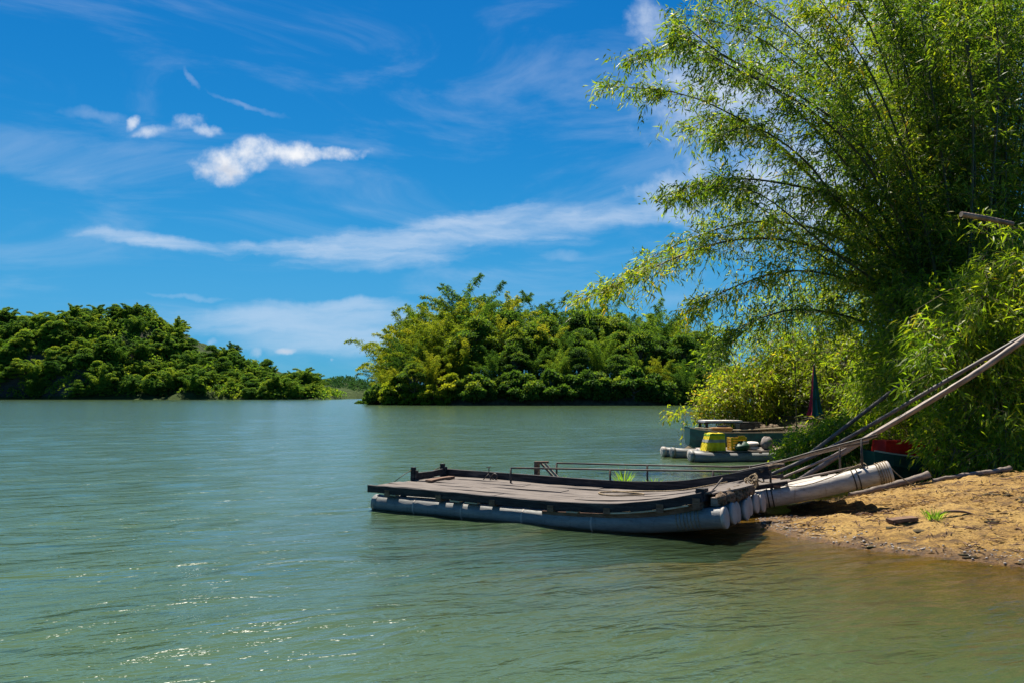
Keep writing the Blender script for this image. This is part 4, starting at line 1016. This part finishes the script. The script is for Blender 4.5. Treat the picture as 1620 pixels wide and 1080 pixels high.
KEY = [
 [(1480, 640), (1462, 540), (1435, 470), (1370, 400), (1290, 358), (1180, 350), (1060, 392), (950, 462)],
 [(1478, 640), (1462, 540), (1430, 465), (1340, 405), (1230, 376), (1130, 385), (1030, 425), (925, 475)],
 [(1485, 640), (1470, 540), (1450, 470), (1390, 370), (1300, 285), (1210, 200), (1090, 140), (965, 125)],
 [(1490, 640), (1478, 540), (1460, 450), (1400, 330), (1320, 220), (1220, 120), (1110, 60), (1000, 82)],
 [(1486, 640), (1470, 530), (1440, 430), (1350, 320), (1240, 285), (1140, 280), (1058, 305)],
 [(1476, 640), (1458, 550), (1420, 485), (1340, 440), (1250, 428), (1160, 455), (1085, 495)],
 [(1476, 645), (1455, 570), (1410, 530), (1340, 500), (1260, 490), (1190, 510), (1140, 550)],
 [(1495, 640), (1485, 520), (1465, 400), (1415, 260), (1335, 120), (1235, 25), (1130, -10)],
 [(1500, 640), (1492, 520), (1480, 400), (1440, 230), (1380, 80), (1290, -50)],
 [(1506, 640), (1500, 520), (1495, 380), (1470, 200), (1430, 20), (1390, -60)],
 [(1515, 640), (1514, 520), (1515, 350), (1505, 150), (1485, -50)],
 [(1525, 640), (1530, 520), (1545, 350), (1555, 150), (1540, -50)],
 [(1540, 640), (1552, 520), (1580, 300), (1600, 100), (1595, -50)],
 [(1548, 640), (1568, 500), (1620, 280), (1660, 80), (1665, -40)],
 [(1488, 640), (1468, 530), (1430, 440), (1350, 350), (1260, 240), (1170, 180), (1100, 190)],
 [(1492, 640), (1478, 520), (1450, 390), (1370, 240), (1270, 150), (1160, 90), (1070, 30)],
 [(1482, 640), (1464, 545), (1432, 490), (1380, 450), (1300, 400), (1200, 320), (1110, 300)],
]
ORI = at(1500, 640, 20.0)
ORI = Vector((ORI.x, ORI.y, hz(ORI.x, ORI.y)-.1))
cul = []; r5 = random.Random(17)
for ki, K in enumerate(KEY):
    reps = 1 if ki < 7 else (3 if ki < 14 else 2)
    for j in range(reps):
        d0 = 20+r5.uniform(-.8, .8); d1 = d0+r5.uniform(-2.4, 2.4) if ki >= 7 else 20+r5.uniform(-1.2, 1.5)
        jx = r5.uniform(-26, 26) if j else 0; jy = r5.uniform(-22, 18) if j else 0
        pts = []
        for i, (a, b) in enumerate(K):
            t = i/(len(K)-1); pts.append(at(a+jx*t*1.6+ (r5.uniform(-8, 8) if j else 0), b+jy*t*1.6, d0+(d1-d0)*t))
        base = pts[0].copy(); base.z = hz(base.x, base.y)-.15
        path = spline([base]+pts[1:] if pts[1].z > base.z+.5 else [base]+pts[1:], 26)
        s0 = .30 if ki < 7 else .26
        cul.append((path, s0, .050, .55 if ki < 5 else .48, 1.9 if ki < 7 else 1.25))
# further upright culms make the dark heart of the clump
for j in range(30):
    a = r5.uniform(1470, 1640); d0 = r5.uniform(19.5, 23.5); b0 = at(1470+(a-1470)*.55+r5.uniform(-10, 10), 640, d0); b0.z = hz(b0.x, b0.y)-.1
    top = at(a+(a-1500)*.35+r5.uniform(-60, 30), r5.uniform(-70, -10), d0+r5.uniform(-1.5, 1.5)); mid_ = b0.lerp(top, .5)+Vector((r5.uniform(-.2, .2)+(a-1500)*.002, 0, .2))
    cul.append((spline([b0, mid_, top], 18), .24, .045, .40, .75))
clump('giant_bamboo', 'huge bamboo clump with culms fanning out and arching over the water', cul, 'leaf_bamboo', tuple(ORI), seed=3)
# a second clump behind closes the view to the sky on the right
cul = []
for j in range(34):
    d0 = r5.uniform(25, 29); a = r5.uniform(1330, 1660)
    b0 = at(1480+(a-1480)*.5+r5.uniform(-20, 20), 640, d0); b0.z = hz(b0.x, b0.y)-.1
    top = at(a+r5.uniform(-60, 60), r5.uniform(-60, 330) if a < 1440 else r5.uniform(-60, 80), d0+r5.uniform(-1.5, 1.5)); mid_ = b0.lerp(top, .5)+Vector((r5.uniform(-.2, .2), 0, .8))
    cul.append((spline([b0, mid_, top], 16), .22, .045, .32, .8))
o_ = at(1490, 640, 27); clump('giant_bamboo', 'second dark bamboo clump standing behind the arching one', cul, 'leaf_bamboo', (o_.x, o_.y, hz(o_.x, o_.y)-.1), leaf=.26, wid=.06, seed=4, dens=.7)

def bush(name, label, ells, mat, leaf, wid, n, seed, per=14, tint=.5, group=None, cat='bush', blen=(.25, .7), root_at=None):
    """leafy plant: stems from the ground to branchlets spread through the shells of several ellipsoids"""
    r = np.random.default_rng(seed)
    cx = sum(c.x for c, *_ in ells)/len(ells); cy_ = sum(c.y for c, *_ in ells)/len(ells)
    if root_at: cx, cy_ = root_at
    g0 = hz(cx, cy_); O = np.array([cx, cy_, g0-.05]); root = empty(name, tuple(O)); tag(root, label, cat, group)
    vol = np.array([e[1]*e[2]*e[3] for e in ells]); vol = vol**.67/np.sum(vol**.67)
    stems = MB(); lv = Leaves(); tw = MB()
    for (c, rx, ry, rz_), f in zip(ells, vol):
        k = int(n*f); d = unit(r.normal(size=(k, 3))); q = r.uniform(.25, 1, k)**.45*np.exp(r.normal(size=k)*.12)*(1+.22*np.sin(5*d[:, 0]+3*d[:, 1]+seed)*np.cos(4*d[:, 2]+seed))
        B = np.array([c.x, c.y, c.z])+d*q[:, None]*np.array([rx, ry, rz_]); B[:, 2] = np.maximum(B[:, 2], np.maximum(H(B[:, 0], B[:, 1]), 0)+.05)
        B = B-O; BD = unit(d*np.array([1, 1, .6])+r.normal(size=(k, 3))*.6+np.array([0, 0, .12])); BL = r.uniform(blen[0], blen[1], k)*np.where(r.uniform(size=k) < .12, 1.7, 1.0)
        sprays(lv, tw, B, BD, BL, r, leaf, wid, per, tint)
        for i in range(0, k, 9):
            b = B[i]; s_ = (r.normal()*.25, r.normal()*.25, 0)
            stems.tube([tuple(p_) for p_ in spline([s_, (b[0]*.35+s_[0]*.5, b[1]*.35+s_[1]*.5, b[2]*.6), tuple(b)], 7)], [.014, .013, .011, .009, .008, .006, .004], 4, False)
    o = lv.build('foliage', mat, root); o['kind'] = 'stuff'
    o = tw.build('branchlet', 'twig', root); o['kind'] = 'stuff'
    stems.build('stem', 'bark', root)
    return root
def E(px, py, Y, rx, ry=None, rz_=None): return (at(px, py, Y), rx, ry or rx, rz_ or rx)
# shrubs overhanging the moored raft
bush('leafy_shrub', 'rounded yellow green shrub overhanging the moored raft and the water', [E(1185, 620, 25.0, 1.25, 1.0, .72), E(1135, 642, 24.8, .6, .6, .36), E(1255, 600, 25.4, 1.3, 1.2, 1.0), E(1085, 654, 24.6, .5, .3, .08)], 'leaf_shrub', .13, .05, 1500, 101, 12, .58, blen=(.15, .5), root_at=(7.9, 25.4))
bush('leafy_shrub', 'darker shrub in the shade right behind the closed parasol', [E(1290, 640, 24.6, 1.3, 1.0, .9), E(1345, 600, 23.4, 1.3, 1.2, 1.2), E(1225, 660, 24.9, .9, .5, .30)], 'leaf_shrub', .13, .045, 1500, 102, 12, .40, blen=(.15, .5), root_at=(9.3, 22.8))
bush('leafy_shrub', 'loose tall shrub with thin upright stems behind the parasol', [E(1200, 560, 26.0, 1.5, 1.0, 1.1), E(1280, 515, 26.0, 1.7, 1.2, 1.6), E(1375, 530, 25.0, 1.7, 1.2, 1.8)], 'leaf_bright', .17, .036, 1500, 103, 11, .5, blen=(.3, .9), root_at=(10.0, 25.0))
# bright leafy bamboo in front of the clump
bush('bamboo_thicket', 'bright drooping bamboo thicket at the edge of the sand on the right', [E(1570, 560, 15.6, 1.15, .9, 1.3), E(1610, 660, 14.8, .9, .8, .8), E(1625, 430, 15.8, .8, .8, .9), E(1530, 500, 17.0, .8, .9, .8)], 'leaf_bright', .19, .034, 650, 104, 15, .55, cat='bamboo', blen=(.3, .9), root_at=(11.3, 17.9))
bush('bamboo_thicket', 'green bamboo thicket beneath the leaning poles and over the red cloth', [E(1440, 590, 19.2, 1.1, .9, .8), E(1400, 610, 20.8, .85, .8, .7), E(1490, 560, 18.2, 1.0, .9, 1.0), E(1450, 500, 18.8, .9, .9, .8)], 'leaf_bright', .18, .032, 1500, 105, 14, .47, cat='bamboo', blen=(.3, .8), root_at=(11.0, 19.2))
bush('bamboo_thicket', 'dark low bamboo thicket shading the hidden raft', [E(1500, 640, 19.6, 1.3, .9, .9), E(1580, 640, 18.6, 1.4, .9, 1.2), E(1400, 660, 20.6, 1.0, .8, .7)], 'leaf_bright', .18, .034, 750, 106, 13, .50, cat='bamboo', blen=(.3, .8), root_at=(12.2, 19.2))
bush('waterside_plant', 'low green plants crowding the water behind the railed raft bow', [E(1280, 708, 18.0, .5, .5, .26), E(1325, 692, 18.2, .55, .6, .34), E(1250, 722, 18.4, .25, .3, .10)], 'leaf_bright', .14, .034, 800, 107, 13, .45, cat='plant', blen=(.15, .45), root_at=(7.1, 18.2))
bush('waterside_plant', 'leafy spray hanging beside the driftwood log', [E(1490, 690, 15.6, .35, .3, .5), E(1540, 715, 15.0, .5, .3, .25), E(1600, 715, 14.6, .5, .4, .3)], 'leaf_bright', .16, .03, 420, 108, 13, .52, cat='plant', blen=(.2, .5), root_at=(9.0, 15.0))
cul = []
for j in range(26):
    a = r5.uniform(1455, 1680); b_ = r5.uniform(400, 660) if a > 1540 else r5.uniform(520, 610); d1 = r5.uniform(13.9, 16.2)
    b0 = Vector((r5.uniform(10.6, 12.0), r5.uniform(17.2, 18.3), 0)); b0.z = hz(b0.x, b0.y)-.1
    tip = at(a, b_, d1); ap = b0.lerp(tip, .62); ap.z = max(tip.z, b0.z+1.0)+r5.uniform(.15, .7)
    cul.append((spline([b0, b0.lerp(ap, .55)+Vector((.1, .1, .5)), ap, tip], 18), .30, .020, r5.uniform(.42, .66), .95))
clump('bamboo_thicket', 'bright yellow green bamboo with long arching sprays at the sand edge', cul, 'leaf_bright', (11.3, 17.8, hz(11.3, 17.8)), leaf=.22, wid=.036, seed=12)
# bare stems and a thin sapling
for pts, r0, lab in (([at(1528, 600, 15.6), at(1524, 660, 15.4), at(1508, 705, 15.2), at(1496, 738, 15.0)], .018, 'bare brown stem hanging down to the slim driftwood log'),
                     ([at(1466, 664, 15.8), at(1496, 694, 15.6), at(1515, 712, 15.4)], .010, 'thin bare twig crossing beside the hanging stem'),
                     ([at(1476, 696, 15.6), at(1500, 686, 15.6), at(1530, 688, 15.5), at(1556, 686, 15.4)], .010, 'thin pale twig lying across in front of the blue basket'),
                     ([at(1532, 686, 15.3), at(1552, 670, 15.3), at(1572, 652, 15.2)], .012, 'thin forked twig rising beside the blue basket')):
    pole('bare_stem', pts, r0, r0*.7, 'twig', lab, 'stem', False)
tp = at(1258, 665, 22.0); pts = [Vector((tp.x, tp.y, 0.2)), at(1258, 600, 22.0), at(1255, 510, 22.0), at(1250, 425, 22.0)]
cul = [(spline(pts, 18), .25, .018, .5, .75)]
clump('bamboo_sapling', 'single thin upright bamboo stem rising through the shrubs', cul, 'leaf_bamboo', (tp.x, tp.y, 0.0), seed=8)
